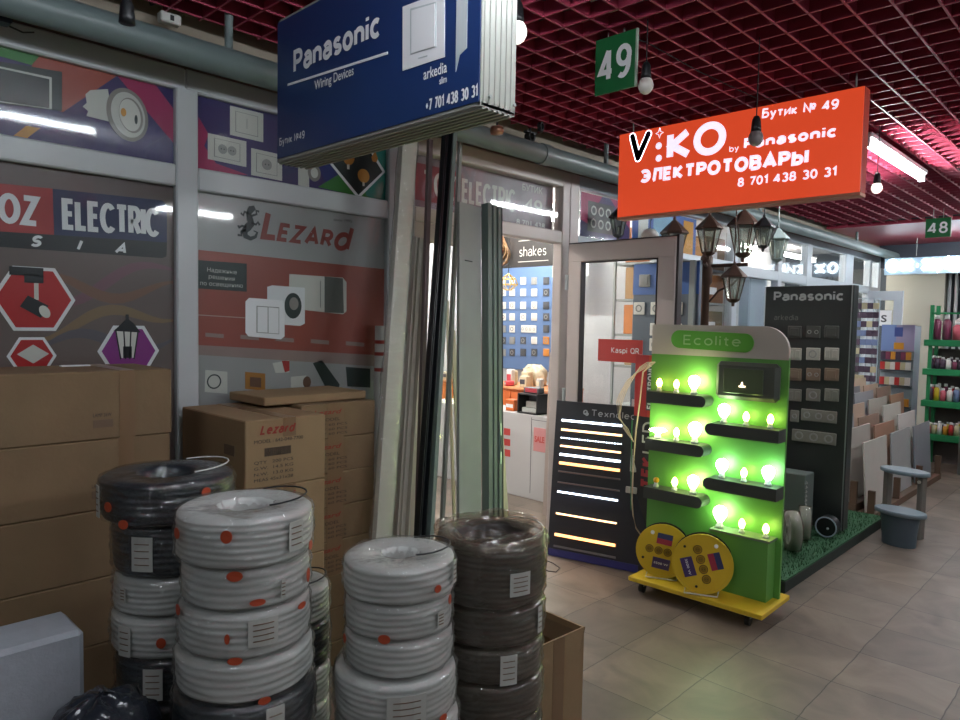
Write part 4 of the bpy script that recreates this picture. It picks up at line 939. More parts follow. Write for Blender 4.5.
# ------------------------------------------------------------------ tube lamps and bulbs
tubem = mat('tube_light', '#ffffff', .4, emit=150, ecol='#f4fbff'); tubem2 = mat('tube_light_dim', '#ffffff', .4, emit=62, ecol='#f0f8ff')
def tube_lamp(label, x, y, z, L_=1.2, m=tubem, group=None, rz=0):
    t = thing('tube_lamp', label, 'lamp', (x, y, z), rz, group)
    b_ = MB(); b_.box(white, -L_/2-.02, L_/2+.02, -.035, .035, .03, .06, bev=.004); b_.build('lamp_body', t)
    b_ = MB(); b_.tube(m, [(-L_/2, 0, 0), (L_/2, 0, 0)], .018, 12)
    b_.build('glass_tube', t)
    b_ = MB(); 
    for s_ in (-1, 1): b_.box(white, s_*(L_/2+.012)-.012, s_*(L_/2+.012)+.012, -.02, .02, -.022, .032)
    b_.build('end_cap', t)
    for s_ in (-1, 1): MB().tube(white, [(s_*L_*.35, 0, .06), (s_*L_*.35, 0, .10)], .006, 8).build('mount', t)
    return t
tube_lamp('glowing fluorescent tube lamp under the red grid right of the red sign', 5.265, 1.325, 2.6, 1.3)
tube_lamp('tube lamp along the ceiling in front of the shop', 1.15, 1.1, 2.61, 1.4, tubem2)
tube_lamp('added unseen fill tube lamp over the aisle behind the viewer', -1.2, .6, 2.6, 1.3, tubem2)  # added out of view as fill from behind the camera
tube_lamp('added unseen fill tube lamp on the far side of the aisle behind the viewer', .4, -1.9, 2.6, 1.3, tubem2)  # extra unseen fill lamp for the foreground
tube_lamp('added unseen tube lamp for extra light over the other side of the aisle', 3.0, -1.6, 2.6, 1.3)  # unseen lamp added to raise the light from the other aisle
tube_lamp('tube lamp over the aisle, farther along', 8.0, .4, 2.6, 1.3, tubem)
tube_lamp('tube lamp over the aisle at the far end', 9.9, 1.3, 2.6, 1.3)
tube_lamp('added unseen tube lamp for extra light over the aisle, behind the far stall', 6.2, -1.4, 2.6, 1.3)  # another lamp put in out of view for more light
wh = mat('shop_tube', '#ffffff', .4, emit=260, ecol='#fff8ee')
tube_lamp('tube lamp on the shop ceiling near the switch board', 5.9, 5.0, 2.6, 1.2, wh, rz=PI/2)
tube_lamp('tube lamp on the shop ceiling above the counter', 4.5, 4.5, 2.6, 1.2, wh)
tube_lamp('tube lamp in the neighbouring shop behind the glass', 8.3, 3.8, 2.5, 1.2, wh)
bulbw = mat('white_bulb', '#d8d4cc', .3, emit=0); bulbl = mat('bulb_glow', '#ffffff', .3, emit=1.2, ecol='#fff4e8')
def bulb_profile(s_=1): return [(.0, -.062), (.012, -.060), (.022, -.052), (.029, -.038), (.030, -.026), (.026, -.012), (.018, 0), (.013, .010)]
def hanging_bulb(label, p, cord, m=bulbw, bulb=True, k=1):
    t = thing('hanging_bulb' if bulb else 'lamp_socket', label, 'light bulb' if bulb else 'socket', tuple(p))
    b_ = MB(); b_.lathe(black, [(0, .062*k), (.01*k, .06*k), (.017*k, .045*k), (.02*k, .012*k), (.021*k, -.004*k), (0, -.004*k)], 16); b_.build('socket', t)
    b_ = MB(); b_.tube(black, [(0, 0, .06*k), (0, 0, cord)], .0025, 6); b_.build('cord', t)
    if bulb: b_ = MB(); b_.lathe(m, [(r_*k, z_*k) for r_, z_ in bulb_profile()], 20, cap=False); b_.build('glass_bulb', t)
    return t
hanging_bulb('white bulb in a black socket hanging just right of the 49 sign', onx(646, 78, 2.45), 2.69-onx(646, 78, 2.45).z, bulbw)
hanging_bulb('grey unlit bulb hanging in front of the lit red sign', onx(756, 131, 2.9), 2.69-onx(756, 131, 2.9).z, mat('grey_bulb', '#8d8484', .3))
hanging_bulb('small white bulb hanging under the tube lamp right of the red sign', onx(877, 183, 4.6), 2.69-onx(877, 183, 4.6).z, bulbl)
hanging_bulb('large white bulb behind the right edge of the blue sign', onx(517, 22, 1.95), .12, bulbl, k=1.25)
hanging_bulb('empty black lamp socket hanging in front of the grey pipe', onx(127, 22, .72), .2, bulb=False, k=1.0)
b_ = MB(); b_.tube(black, [tuple(onx(520, -4, 1.95)+Vector((0, 0, .15))), tuple(onx(600, 30, 2.6)+Vector((0, 0, .0))), tuple(onx(646, 42, 2.5)), tuple(onx(700, 72, 2.9)), tuple(onx(756, 98, 2.95))], .0022, 6)
o = b_.build('ceiling_cable'); tag(o, 'thin cable strung below the ceiling grid past the 49 sign', 'cable')
# small camera like gadgets near the left pipe
t = thing('cctv_camera', 'dark blue-black camera on the wall at the upper left edge', 'camera', tuple(ony(0, 17, 2.78)))
b_ = MB(); b_.box(mat('dark_blue_plastic', '#171e30', .4), -.06, .03, -.03, .03, -.02, .03, bev=.006); b_.build('camera_body', t)
b_ = MB(); b_.tube(black, [(.03, .02, -.015), (.07, .03, -.02), (.11, .06, .0)], .003, 6); b_.build('cable', t)
t = thing('junction_box', 'small white and copper junction fitting on the wall above the pipe', 'fitting', tuple(ony(172, 20, 2.86)))
b_ = MB(); b_.box(tagw, -.05, .03, -.02, .02, -.02, .02, bev=.005); b_.box(black, -.015, -.0, -.022, -.02, -.01, .01); b_.build('fitting_body', t)
b_ = MB(); b_.tube(black, [(-.02, 0, .02), (-.05, -.02, .05), (-.08, 0, .03), (-.09, .02, .09)], .004, 6); b_.build('cable', t)
t = thing('track_spot', 'small black spotlight hanging beside the pipe above the transom', 'spotlight', tuple(onx(530, 137, 3.3)))
b_ = MB(); b_.ring(black, 0, 0, .022, .03, -.02, .02, 20); b_.box(black, -.045, .045, -.015, .015, .02, .03); b_.build('lamp_ring', t)
b_ = MB(); b_.tube(black, [(0, 0, .03), (0, 0, 2.69-t.location.z)], .005, 6); b_.build('stem', t)
t = thing('copper_spot', 'copper coloured round ceiling lamp right of the blue sign corner', 'spotlight', tuple(onx(497, 131, 2.6)))
b_ = MB(); b_.lathe(mat('copper', '#a5765e', .4, .5), [(0, .02), (.03, .02), (.035, 0), (.03, -.015), (0, -.018)], 20); b_.build('lamp_body', t)
b_ = MB(); b_.tube(black, [(0, 0, .02), (0, 0, 2.69-t.location.z)], .005, 6); b_.build('stem', t)

# ------------------------------------------------------------------ LED strip panel
A = onz(547, 555, 0); B = onz(645, 575, 0); yaw = math.atan2(B.y-A.y, B.x-A.x)
t = thing('led_strip_display', 'dark leaning display panel with ten glowing LED strips beside the doorway', 'display stand', (A.x, A.y, .004), yaw, rx=-.09)
wL = (B-A).length; hL = 1.0
panel = mat('led_panel', '#33343c', .4, var=.04, scale=3)
b_ = MB(); b_.box(panel, 0, wL, 0, .02, 0, hL, bev=.002); b_.build('backing_board', t)
b_ = MB(); b_.box(mat('violet_strip', '#3a3a7a', .3), .01, wL*.93, -.003, 0, .0, .045); b_.build('bottom_trim', t)
warm = mat('led_warm', '#fff2e0', .4, emit=4, ecol='#ffc488'); coolw = mat('led_cool', '#ffffff', .4, emit=7, ecol='#dcecff'); warm2 = mat('led_amber', '#fff0d8', .4, emit=4, ecol='#ffa45c')
dimr = mat('led_dim', '#8a6a62', .4); alum = mat('led_channel', '#8d8d92', .35, .5)
# heights (fraction), material, thickness
L_ = [(.875, coolw, .012), (.815, warm, .012), (.762, coolw, .006), (.71, warm, .010), (.655, coolw, .013), (.60, warm2, .016), (.545, dimr, .004), (.475, dimr, .004), (.415, coolw, .009), (.275, warm, .009), (.14, warm2, .016), (.065, alum, .006)]
for i, (fz, m_, th) in enumerate(L_):
    x0 = .05; x1 = wL*.70+.0*i
    b_ = MB(); b_.box(alum, x0-.006, x1+.006, -.006, 0, fz*hL-th/2-.003, fz*hL+th/2+.003); ch_ = b_.build('strip_channel', t); b_ = MB()
    if m_ is coolw and th < .007:
        x = x0
        while x < x1: b_.box(m_, x, x+.008, -.010, -.006, fz*hL-th/2, fz*hL+th/2); x += .018
    elif m_ is not alum: b_.box(m_, x0, x1, -.011, -.006, fz*hL-th/2, fz*hL+th/2)
    if b_.v: b_.build('led_strip', ch_)
b_ = MB(); b_.slet(mat('grey_lettering', '#b9bcc4', .5), 'Texnoled', .245, -.0015, .918, .042, .29, .13); b_.ring(MATS['grey_lettering'], .205, .938, .008, .016, -.0015, 0, 12); b_.ring(MATS['grey_lettering'], .215, .928, .004, .012, -.0015, 0, 12); b_.build('logo_lettering', t)
b_ = MB(); b_.box(tagw, wL*.80, wL*.87, -.012, 0, .60, .74, bev=.012); b_.ring(MATS['grey_lettering'], wL*.835, .69, .008, .016, -.014, -.012, 14); b_.build('dimmer', t)
b_ = MB(); b_.box(tagw, wL*.77, wL*.88, -.010, 0, .47, .51, bev=.004); b_.build('controller', t)

# ------------------------------------------------------------------ green bulb display
G0 = onx(633, 576, 3.37); yawg = -PI/2-.0
t = thing('bulb_display_stand', 'green and white display board with glowing bulbs on a yellow base', 'display stand', (3.62, 2.13, .0), CX+.02)
green = mat('display_green', '#5f9a48', .45, var=.04, scale=2); wht = mat('display_white', '#b9b2a8', .45)
wg = .775; dg = .30
b_ = MB(); b_.box(yellow, .05, wg+.02, -dg+.03, .1, .075, .10, bev=.003); b_.build('base_board', t)
for x_, y_ in ((.10, -.2), (.7, -.2), (.05, .06), (.7, .06)):
    b_ = MB(); b_.box(gmet, x_-.014, x_+.014, y_-.012, y_+.012, .04, .076); cs_ = b_.build('castor', t); MB().tube(black, [(x_-.012, y_, .028), (x_+.012, y_, .028)], .026, 14).build('wheel', cs_)
r_ = .12; zt = 1.475
def rnd(x0, x1, z0, z1, rl, rr__):
    pts = [(x0, z0), (x1, z0)]
    for i in range(9): an = PI/2*i/8; pts.append((x1-rr__+rr__*math.cos(an), z1-rr__+rr__*math.sin(an)))
    for i in range(5): an = PI/2+PI/2*i/4; pts.append((x0+rl+rl*math.cos(an), z1-rl+rl*math.sin(an)))
    return pts
b_ = MB(); b_.prism(green, [(0, .10), (wg, .10), (wg, 1.345), (0, 1.335)], 0, .018); b_.build('green_board', t)
b_ = MB(); b_.prism(wht, rnd(.0, wg, 1.335, zt+.03, .01, .13), -.003, .02); b_.build('header_board', t)
b_ = MB(); 
pts = []
for i in range(13): an = -PI/2+PI*i/12; pts.append((.55+.045*math.cos(an), 1.415+.05*math.sin(an)))
for i in range(13): an = PI/2+PI*i/12; pts.append((.175+.05*math.cos(an), 1.425+.05*math.sin(an)))
b_.prism(mat('logo_green', '#5aa23a', .4), pts, -.012, -.002); b_.slet(mat('pale_green_letter', '#9cc48a', .4), 'Ecolite', .20, -.0135, 1.395, .055, .33, .14); b_.build('logo_plate', t)
shelfm = mat('shelf_grey', '#3f4340', .45)
# shelves: (x0, x1, z top, round end)
dsh = .10; sh = [(.03, .385, 1.125, 'R'), (.385, wg+.0, .985, 'L'), (.03, .385, .855, 'R'), (.385, wg+.0, .69, 'L'), (.03, .385, .575, 'R'), (.385, wg+.0, .42, 'L')]
dispcol = [('a', 'a', 'w'), ('g', 'y', 'y'), ('w', 'y', 'w'), ('c', 'y', 'c'), ('o', 'y', 'w'), ('g', 'y', 'y')]
bm = {'a': mat('lit_bulb_amber', '#fff0b0', .3, emit=16, ecol='#ffe070'), 'w': mat('lit_bulb_white', '#ffffff', .3, emit=30, ecol='#f4ffb8'),
      'g': mat('lit_bulb_green', '#f0fff0', .3, emit=26, ecol='#dcffc0'), 'y': mat('lit_bulb_yellow', '#fffad0', .3, emit=22, ecol='#f0f880'),
      'c': mat('lit_bulb_cool', '#f0ffff', .3, emit=26, ecol='#d0ffdc'), 'o': mat('unlit_yellow_bulb', '#d8a020', .3)}
rowsn = ['top left shelf', 'upper right shelf', 'second left shelf', 'third right shelf', 'lowest left shelf', 'bottom right ledge']
BULBS = []
for i, (x0, x1, zt_, end) in enumerate(sh):
    b_ = MB(); hh = .065; n_ = 8; pts = []
    if i == 5:
        b_.prism(green, [(x0-.03, .101), (x1-.03, .101), (x1-.03, zt_-.012), (x0+.05, zt_-.012), (x0-.03, zt_-.09)], -dsh, 0)
        b_.box(mat('ledge_grey', '#6e7f68', .45), x0+.05, x1-.02, -dsh-.005, 0, zt_-.012, zt_); b_.build('lower_cabinet', t)
    else:
        if end == 'R':
            pts = [(x0, zt_-hh), (x1-hh/2, zt_-hh)]+[(x1-hh/2+hh/2*math.sin(PI*j/8), zt_-hh/2-hh/2*math.cos(PI*j/8)) for j in range(1, 8)]+[(x1-hh/2, zt_), (x0, zt_)]
        else:
            pts = [(x1, zt_-hh), (x1, zt_), (x0+hh/2, zt_)]+[(x0+hh/2-hh/2*math.sin(PI*j/8), zt_-hh/2+hh/2*math.cos(PI*j/8)) for j in range(1, 8)]+[(x0+hh/2, zt_-hh)]
        b_.prism(shelfm, pts, -dsh, 0); b_.build('shelf', t)
    xs = (.085, .20, .31) if end == 'R' else (.47, .59, .715)
    if i == 0: xs = (.085, .19, .295)
    for j, x_ in enumerate(xs):
        BULBS.append((i, j, x_, zt_, dispcol[i][j], end))
TG = t
from mathutils import Euler
RG = Matrix.Translation(t.location) @ Euler((0, 0, t.rotation_euler.z)).to_matrix().to_4x4()
desc = {'a': 'small amber', 'w': 'bright white-hot', 'g': 'green-tinted glowing', 'y': 'small yellowish glowing', 'c': 'cool greenish glowing', 'o': 'unlit yellow'}
pos3 = ['left', 'middle', 'right']
for (i, j, x_, zt_, k, end) in BULBS:
    big = k in 'wgc'; s_ = (.96 if big else .78)*(1.15 if (i, j) in ((5, 0), (2, 2)) else 1)
    p = RG @ Vector((x_, -.055, zt_+.0005))
    u = thing('light_bulb', '%s bulb, %s of three on the %s of green display' % (desc[k], pos3[j], rowsn[i]), 'light bulb', tuple(p), 0, 'bulbs on the green display')
    b_ = MB(); b_.lathe(white, [(0, 0), (.02*s_, 0), (.02*s_, .012*s_), (.015*s_, .016*s_), (.014*s_, .034*s_), (0, .034*s_)], 14); b_.build('bulb_holder', u)
    if (i in (2,) and j == 0): pr = [(.014, .03), (.022, .036), (.05, .045), (.05, .052), (.03, .06), (.0, .062)]       # flat disc lamp
    elif k == 'o': pr = [(.011, .03), (.018, .036), (.022, .05), (.018, .064), (.0, .072)]
    elif big: pr = [(.013, .032), (.020, .042), (.030, .062), (.033, .078), (.028, .095), (.014, .106), (0, .108)]
    else: pr = [(.011, .032), (.016, .042), (.021, .058), (.018, .075), (.008, .092), (0, .096)]
    b_ = MB(); b_.lathe(bm[k], [(r_*s_, z_*s_) for r_, z_ in pr], 18, cap=False); b_.build('glass_bulb', u)
# floodlight on the board
u = thing('floodlight', 'dark rectangular floodlight mounted top right on the green display', 'floodlight', tuple(RG @ Vector((.41, -.0005, 1.115))), CX+.02)
b_ = MB(); fl = mat('floodlight_grey', '#4a4f48', .4)
b_.box(fl, 0, .335, -.05, 0, .0, .20, bev=.02); b_.build('lamp_body', u)
b_ = MB(); b_.box(mat('flood_reflector', '#5d6a54', .25, .3), .05, .26, -.056, -.05, .035, .165, bev=.002); b_.build('reflector', u)
b_ = MB(); b_.box(mat('flood_led', '#fff0e0', .3, emit=3, ecol='#ffe0c0'), .135, .17, -.058, -.056, .07, .078); b_.lathe(MATS['flood_led'], [(0, 0), (.006, .0), (.005, .02), (0, .03)], 10, (.152, -.059, .07)); b_.build('led_chip', u)
# cable reels
def reel(label, c3, yaw, r_, rot):
    t = thing('cable_reel', label, 'cable reel', c3, CX+yaw, 'yellow cable reels', rx=-.10)
    b_ = MB(); b_.ring(yellow, 0, 0, .0, r_, 0, .006, 40); b_.ring(yellow, 0, 0, r_-.012, r_, -.004, .0, 40); b_.build('front_flange', t)
    b_ = MB(); b_.ring(black, 0, 0, 0, r_*1.0, .06, .066, 32); b_.ring(black, 0, 0, 0, r_*.7, .006, .06, 28); b_.build('cable_drum', t)
    cr, sr = math.cos(rot), math.sin(rot)
    def R2(x, z): return (x*cr-z*sr, x*sr+z*cr)
    yd = mat('reel_recess', '#a8851c', .5)
    for i in range(4):
        b_ = MB(); A = R2((-.062+.042*i)*r_/.125, -.002); b_.disc(yd, A[0], A[1], .019*r_/.125, .019*r_/.125, -.003, 0, 16); b_.ring(MATS['black_plastic'], A[0], A[1], .0165*r_/.125, .018*r_/.125, -.0045, -.003, 16)
        b_.disc(mat('socket_well', '#8a6c18', .5), A[0], A[1], .012*r_/.125, .012*r_/.125, -.0038, -.003, 12)
        for s_ in (-.005, .005): b_.disc(black, A[0]+s_, A[1], .002, .002, -.0045, -.0038, 6)
        b_.build('socket', t)
    def lab(x0, x1, z0, z1, m, nm_, txt=None, m2=None):
        b_ = MB(); b_.prism(m, [R2(x0, z0), R2(x1, z0), R2(x1, z1), R2(x0, z1)], -.002, 0)
        if m2: b_.prism(m2, [R2(x0, z0), R2(x1, z0), R2(x1, (z0+z1)/2), R2(x0, (z0+z1)/2)], -.003, -.002)
        if txt: A = R2(x0+.008, (z0+z1)/2-.006); b_.text(printw, txt, A[0], -.0032, A[1], .012, (x1-x0)-.016, rot=rot, bold=.02)
        b_.build(nm_, t)
    q_ = r_/.125
    lab(-.035*q_, .035*q_, .03*q_, .08*q_, mat('label_dark_blue', '#3a3f66', .4), 'warning_label', None, mat('label_red', '#a8384a', .4))
    lab(-.04*q_, .04*q_, -.085*q_, -.035*q_, mat('label_violet', '#4a3a6a', .4), 'power_label', '3500 W')
    for x_, z_ in ((-.085, -.05), (.085, -.05)):
        b_ = MB(); A = R2(x_*q_, z_*q_); b_.disc(black, A[0], A[1], .007, .007, -.004, 0, 10); b_.build('screw', t)
    b_ = MB(); A = R2(-.06*q_, .075*q_); b_.disc(printw, A[0], A[1], .011, .011, -.002, 0, 12); b_.build('round_label', t)
    b_ = MB(); b_.tube(chrome, [(-.08, .02, -r_+.03), (-.085, -.03, -r_+.003), (.08, -.03, -r_+.003), (.085, .02, -r_+.03)], .004, 8); b_.build('stand_bar', t)
    return t
pr_ = RG @ Vector((.195, -.155, .10)); reel('yellow cable reel on the left end of the yellow base, sockets level', (pr_.x, pr_.y, .250), .42, .148, -.12)
pr_ = RG @ Vector((.455, -.215, .10)); reel('front yellow cable reel on the yellow base, sockets in a steep row', (pr_.x, pr_.y, .257), .42, .155, -1.25)

# red and black vertical banner beside the display, with hanging wires
p = onx(632, 362, 3.66)
t = thing('vertical_banner', 'narrow orange over black upright banner between the LED panel and the green display', 'banner', (3.70, p.y, .25), CX)
wb = .175; ob = mat('banner_orange', '#c9482e', .45); rb2 = mat('banner_red', '#b02e30', .45)
b_ = MB(); b_.box(mat('banner_black', '#26262a', .45), 0, wb, 0, .01, 0, .70); b_.box(rb2, 0, wb*.52, 0, .01, .70, 1.07); b_.box(ob, wb*.52, wb, 0, .01, .70, 1.07); b_.build('banner_panel', t)
b_ = MB(); b_.slet(mat('red_lettering', '#a83038', .4), 'TEK', wb*.84, -.0015, .27, .085, .19, .24, rot=PI/2); b_.slet(psil, 'LED', wb*.84, -.0015, .48, .085, .19, .14, rot=PI/2)
b_.box(mat('banner_grey', '#55555a', .4), wb*.46, wb*.78, -.001, .0, .74, 1.03)
b_.slet(printw, 'ELEKTRONIX', wb*.73, -.0016, .75, .04, .27, .18, rot=PI/2); b_.build('banner_lettering', t)
b_ = MB(); b_.box(gmet, .01, .03, .01, .03, -.25, 1.07); b_.build('stand_pole', t)
wire = mat('white_wire', '#c8b49c', .5)
for i in range(4):
    b_ = MB(); pts = [(655-i, 362), (647, 362.5+i*1.5), (640-i*1.2, 367+i*2), (634-i*2.2, 377+i), (627-i*2.6, 389+i*2), (622-i*1.8, 402), (620-i*.5, 415+i), (622+i*2, 426+i), (629+i*1.5, 436+i*2)]
    b_.tube(wire, [tuple(onx(u_, v_, 3.55-.01*i)) for u_, v_ in pts], .0026, 6)
    o = b_.build('hanging_wire'); tag(o, 'loose white wire looping down left of the green display', 'wire', 'loose wires by the green display')
b_ = MB(); b_.tube(wire, [tuple(onx(u_, v_, 3.58)) for u_, v_ in ((655, 362), (643, 372), (640, 400), (636, 430), (633, 470), (632, 500), (633, 515), (636, 528), (645, 541))], .0042, 6)
o = b_.build('power_wire'); tag(o, 'long white power wire running down between the banner and the green display', 'wire')
b_ = MB(); b_.tube(mat('green_wire', '#2c7a4a', .5), [tuple(onx(u_, v_, 3.64)) for u_, v_ in ((632, 420), (631, 470), (631, 510))], .003, 6)
o = b_.build('green_wire'); tag(o, 'thin green wire beside the white power wire', 'wire')
b_ = MB(); b_.tube(black, [tuple(onz(u_, v_, .006)) for u_, v_ in ((545, 560), (553, 563), (560, 568), (556, 572), (548, 571), (540, 566))], .003, 6)
o = b_.build('floor_cable'); tag(o, 'small dark cable loop on the floor at the LED panel corner', 'cable')

# red payment sticker on open leaf
A = onx(598, 338, 3.73); B = onx(642, 341, 3.73)
t = thing('payment_sign', 'small red payment sign on the opened glass door', 'sign', (3.735, A.y, A.z-.145), CX)
b_ = MB(); b_.box(mat('sign_red', '#c23a36', .4), 0, A.y-B.y, 0, .006, 0, .14); b_.build('sign_panel', t)
b_ = MB(); b_.slet(paper, 'Kaspi QR', .10, -.0012, .055, .036, .2, .14); b_.build('sign_lettering', t)

# ------------------------------------------------------------------ inside the shop behind the doorway
XB = 6.55
def BX(u, v, x=XB): return onx(u, v, x)
A = BX(470, 268); B = BX(570, 268); zt = 2.2; zb_ = .92
t = thing('switch_board', 'blue wall board covered with rows of switches and sockets inside the shop', 'display board', (XB, A.y, zb_), CX)
wbd = A.y-B.y; sb = mat('board_blue', '#5f7ba6', .45, var=.03)
b_ = MB(); b_.box(sb, 0, wbd, 0, .02, 0, zt-zb_, bev=.002); b_.build('backing_board', t)
b_ = MB(); b_.box(mat('banner_green', '#3fae6c', .4), 0, wbd*.72, -.01, 0, zt-zb_, zt-zb_+.13); b_.build('green_header', t)
cw = mat('switch_white', '#e6e4dc', .4); cgry = mat('switch_grey', '#8f918e', .4); cdk = mat('switch_dark', '#4a4c50', .4); cgd = mat('switch_gold', '#b08a48', .4, .3); cor = mat('switch_orange', '#d08838', .4)
def switch(loc, w, h, m, label, n=1, group=None, kind=0):
    u = thing('wall_switch', label, 'switch', tuple(loc), CX, group)
    b_ = MB(); b_.box(m, -w/2, w/2, -.012, 0, -h/2, h/2, bev=.004); b_.build('cover_plate', u)
    for i in range(n):
        cx_ = -w/2+w/n*(i+.5); b_ = MB()
        if kind == 0: b_.box(mat('rocker', '#cfcdc6', .35) if m is cw else m, cx_-w/n*.32, cx_+w/n*.32, -.017, -.012, -h*.32, h*.32, bev=.003); b_.build('rocker', u)
        else: b_.ring(cgry, cx_, 0, w/n*.2, w/n*.3, -.015, -.012, 12); b_.build('socket_ring', u)
    return u
colx = [487, 496, 503.6, 512.5, 523.5, 534.5, 546.5, 559]; rowy = [281, 292.5, 305.5, 317, 329, 340.5, 352.5]
colr = ['wwwwwgdd', 'wgwwwwdd', 'wgwwwwdd', 'ggwwwwdd', 'wggwwwdd', 'wgdgdwoo', 'wwgdddoo']
cmap = {'w': (cw, 'white'), 'g': (cgry, 'grey'), 'd': (cdk, 'dark'), 'o': (cor, 'orange')}
rn = ['top', 'second', 'third', 'middle', 'fifth', 'sixth', 'bottom']; cn = ['first', 'second', 'third', 'fourth', 'fifth', 'sixth', 'seventh', 'last']
for r_i, v in enumerate(rowy):
    for c_i, u_ in enumerate(colx):
        if r_i == 4 and c_i in (4, 5):
            if c_i == 5: continue
            p = BX(529, v); switch((XB-.0005, p.y, p.z), .24, .09, cw, 'long white four-gang socket strip, fifth row of the blue board', 4, 'switches on the blue board', 1); continue
        p = BX(u_, v); m_, nm_ = cmap[colr[r_i][c_i]]
        switch((XB-.0005, p.y, p.z), .09, .09, m_, '%s switch plate, %s row and %s column of the blue board' % (nm_, rn[r_i], cn[c_i]), 1, 'switches on the blue board', (r_i+c_i) % 2)
# shakes sign
A = onx(497, 228, 5.2); B = onx(554, 231, 5.2)
t = thing('cafe_sign', 'black sign with the thin word shakes and bronze lamp rings, high inside the shop', 'sign', (5.2, A.y, onx(525, 267, 5.2).z), CX)
w_ = A.y-B.y; h_ = A.z-t.location.z
b_ = MB(); b_.box(mat('sign_black', '#2c2a2a', .5), 0, w_, 0, .03, 0, h_); b_.build('sign_panel', t)
b_ = MB(); b_.slet(psil, 'shakes', w_*.42, -.001, h_*.25, h_*.24, w_*.46, .08); b_.box(psil, w_*.4, w_*.92, -.001, 0, h_*.62, h_*.635); b_.box(psil, w_*.4, w_*.92, -.001, 0, h_*.12, h_*.135); b_.build('sign_lettering', t)
brz = mat('bronze', '#a08060', .3, .6)
for k_ in range(3):
    b_ = MB(); b_.ring(brz, .03+.05*k_, h_*.55-.05*k_, .11-.01*k_, .122-.01*k_, -.06-.01*k_, -.03-.01*k_, 24); b_.build('lamp_ring', t)
b_ = MB(); b_.tube(gmet, [(w_*.2, .015, h_), (w_*.2, .015, 2.7-t.location.z)], .004, 6); b_.tube(gmet, [(w_*.8, .015, h_), (w_*.8, .015, 2.7-t.location.z)], .004, 6); b_.build('hanger', t)
t = thing('tube_lamp', 'thin white lit tube under the shakes sign inside the shop', 'lamp', tuple(onx(510, 266.5, 5.3)), CX)
b_ = MB(); b_.tube(mat('tube_in_shop', '#ffffff', .4, emit=8), [(-.12, 0, 0), (.1, 0, 0)], .012, 10); b_.build('glass_tube', t)
b_ = MB(); b_.tube(gmet, [(0, 0, .01), (0, 0, 2.7-t.location.z)], .003, 6); b_.build('hanger', t)
t = thing('pendant_lamp', 'yellow wire-frame pendant lamp hanging inside the shop left of the switches', 'lamp', tuple(onx(508, 290, 4.8)))
b_ = MB(); yl = mat('lamp_gold', '#c8a448', .35, .3)
P1 = [(.07*math.cos(i*PI/3), .07*math.sin(i*PI/3), .10) for i in range(6)]; P0 = [(.09*math.cos(i*PI/3), .09*math.sin(i*PI/3), .05) for i in range(6)]; P2 = [(.03*math.cos(i*PI/3), .03*math.sin(i*PI/3), 0) for i in range(6)]
for i in range(6):
    j = (i+1) % 6
    for a_, c_ in ((P1[i], P1[j]), (P0[i], P0[j]), (P2[i], P2[j]), (P0[i], P1[i]), (P0[i], P2[i]), (P1[i], (0, 0, .15))): b_.tube(yl, [a_, c_], .004, 6)
b_.build('lamp_shade', t)
b_ = MB(); b_.tube(black, [(0, 0, .15), (0, 0, 2.7-t.location.z)], .003, 6); b_.build('cord', t)
t = thing('advert_board', 'white board with the dark letters OVO beside the shakes sign', 'sign', (6.3, onx(553, 245, 6.3).y, onx(553, 277, 6.3).z), CX)
b_ = MB(); b_.box(paper, 0, .5, 0, .02, 0, .34); b_.build('sign_panel', t); b_ = MB(); b_.text(cdk, 'OVO', .02, -.001, .2, .07, .3, bold=.03); b_.build('sign_lettering', t)
b_ = MB(); b_.tube(gmet, [(.25, .01, .34), (.25, .01, 2.7-t.location.z)], .004, 6); b_.build('hanger', t)
# counters
orc = mat('counter_orange', '#d06a30', .45)
t = thing('orange_counter', 'orange shop counter with white packages piled on its top', 'counter', (5.2, onx(425, 390, 5.2).y, 0), CX)
w_ = t.location.y-onx(552, 390, 5.2).y
b_ = MB(); b_.box(orc, 0, w_, .01, .5, 0, .84, bev=.004); b_.build('cabinet_body', t)
b_ = MB(); b_.box(mat('counter_top', '#c98a5c', .4), -.01, w_+.01, -.02, .5, .84, .86, bev=.003); b_.build('counter_top', t)
nx = 7
for i in range(nx):
    b_ = MB(); b_.box(orc, w_/nx*i+.006, w_/nx*(i+1)-.006, -.006, .01, .45, .82, bev=.003); b_.build('drawer', t)
    b_ = MB(); b_.box(mat('card_white', '#d9d5d0', .6), w_/nx*i+.006, w_/nx*(i+1)-.006, -.006, .01, .04, .42, bev=.003); b_.build('door', t)
cols = [mat('pack_white', '#d8d6d2', .45), mat('pack_cream', '#cfc2a4', .5), mat('pack_red', '#b23a44', .45), mat('pack_dark', '#44424a', .45), mat('pack_clear', '#b9bcb8', .25)]
CN = ['white', 'cream', 'red', 'dark', 'pale grey']
n_ = 0
for i in range(22):
    ux = 438+i*5.1; p = onx(ux, 386, 5.35+.12*(i % 3)); ci = random.choice([0, 0, 1, 4, 0, 2, 3]) if i < 17 else random.choice([0, 1, 1, 4]); w2, d2, h2 = random.uniform(.05, .09), random.uniform(.06, .1), random.uniform(.04, .11)+(.06 if 15 < i < 24 else 0)
    yaw = CX+random.uniform(-.5, .5)
    u = thing('small_package', '%s small package, %s from the left on the orange counter' % (CN[ci], ORD[i]), 'package', (5.27+.06*(i % 3), p.y, .861), yaw, 'packages on the orange counter')
    b_ = MB(); b_.box(cols[ci], -w2/2, w2/2, -d2/2, d2/2, 0, h2, bev=.01); b_.build('wrapper', u)
    b_ = MB(); b_.box(cols[(ci+2) % 5], -w2*.35, w2*.35, -d2/2-.001, -d2/2, h2*.3, h2*.7); b_.build('printed_label', u)
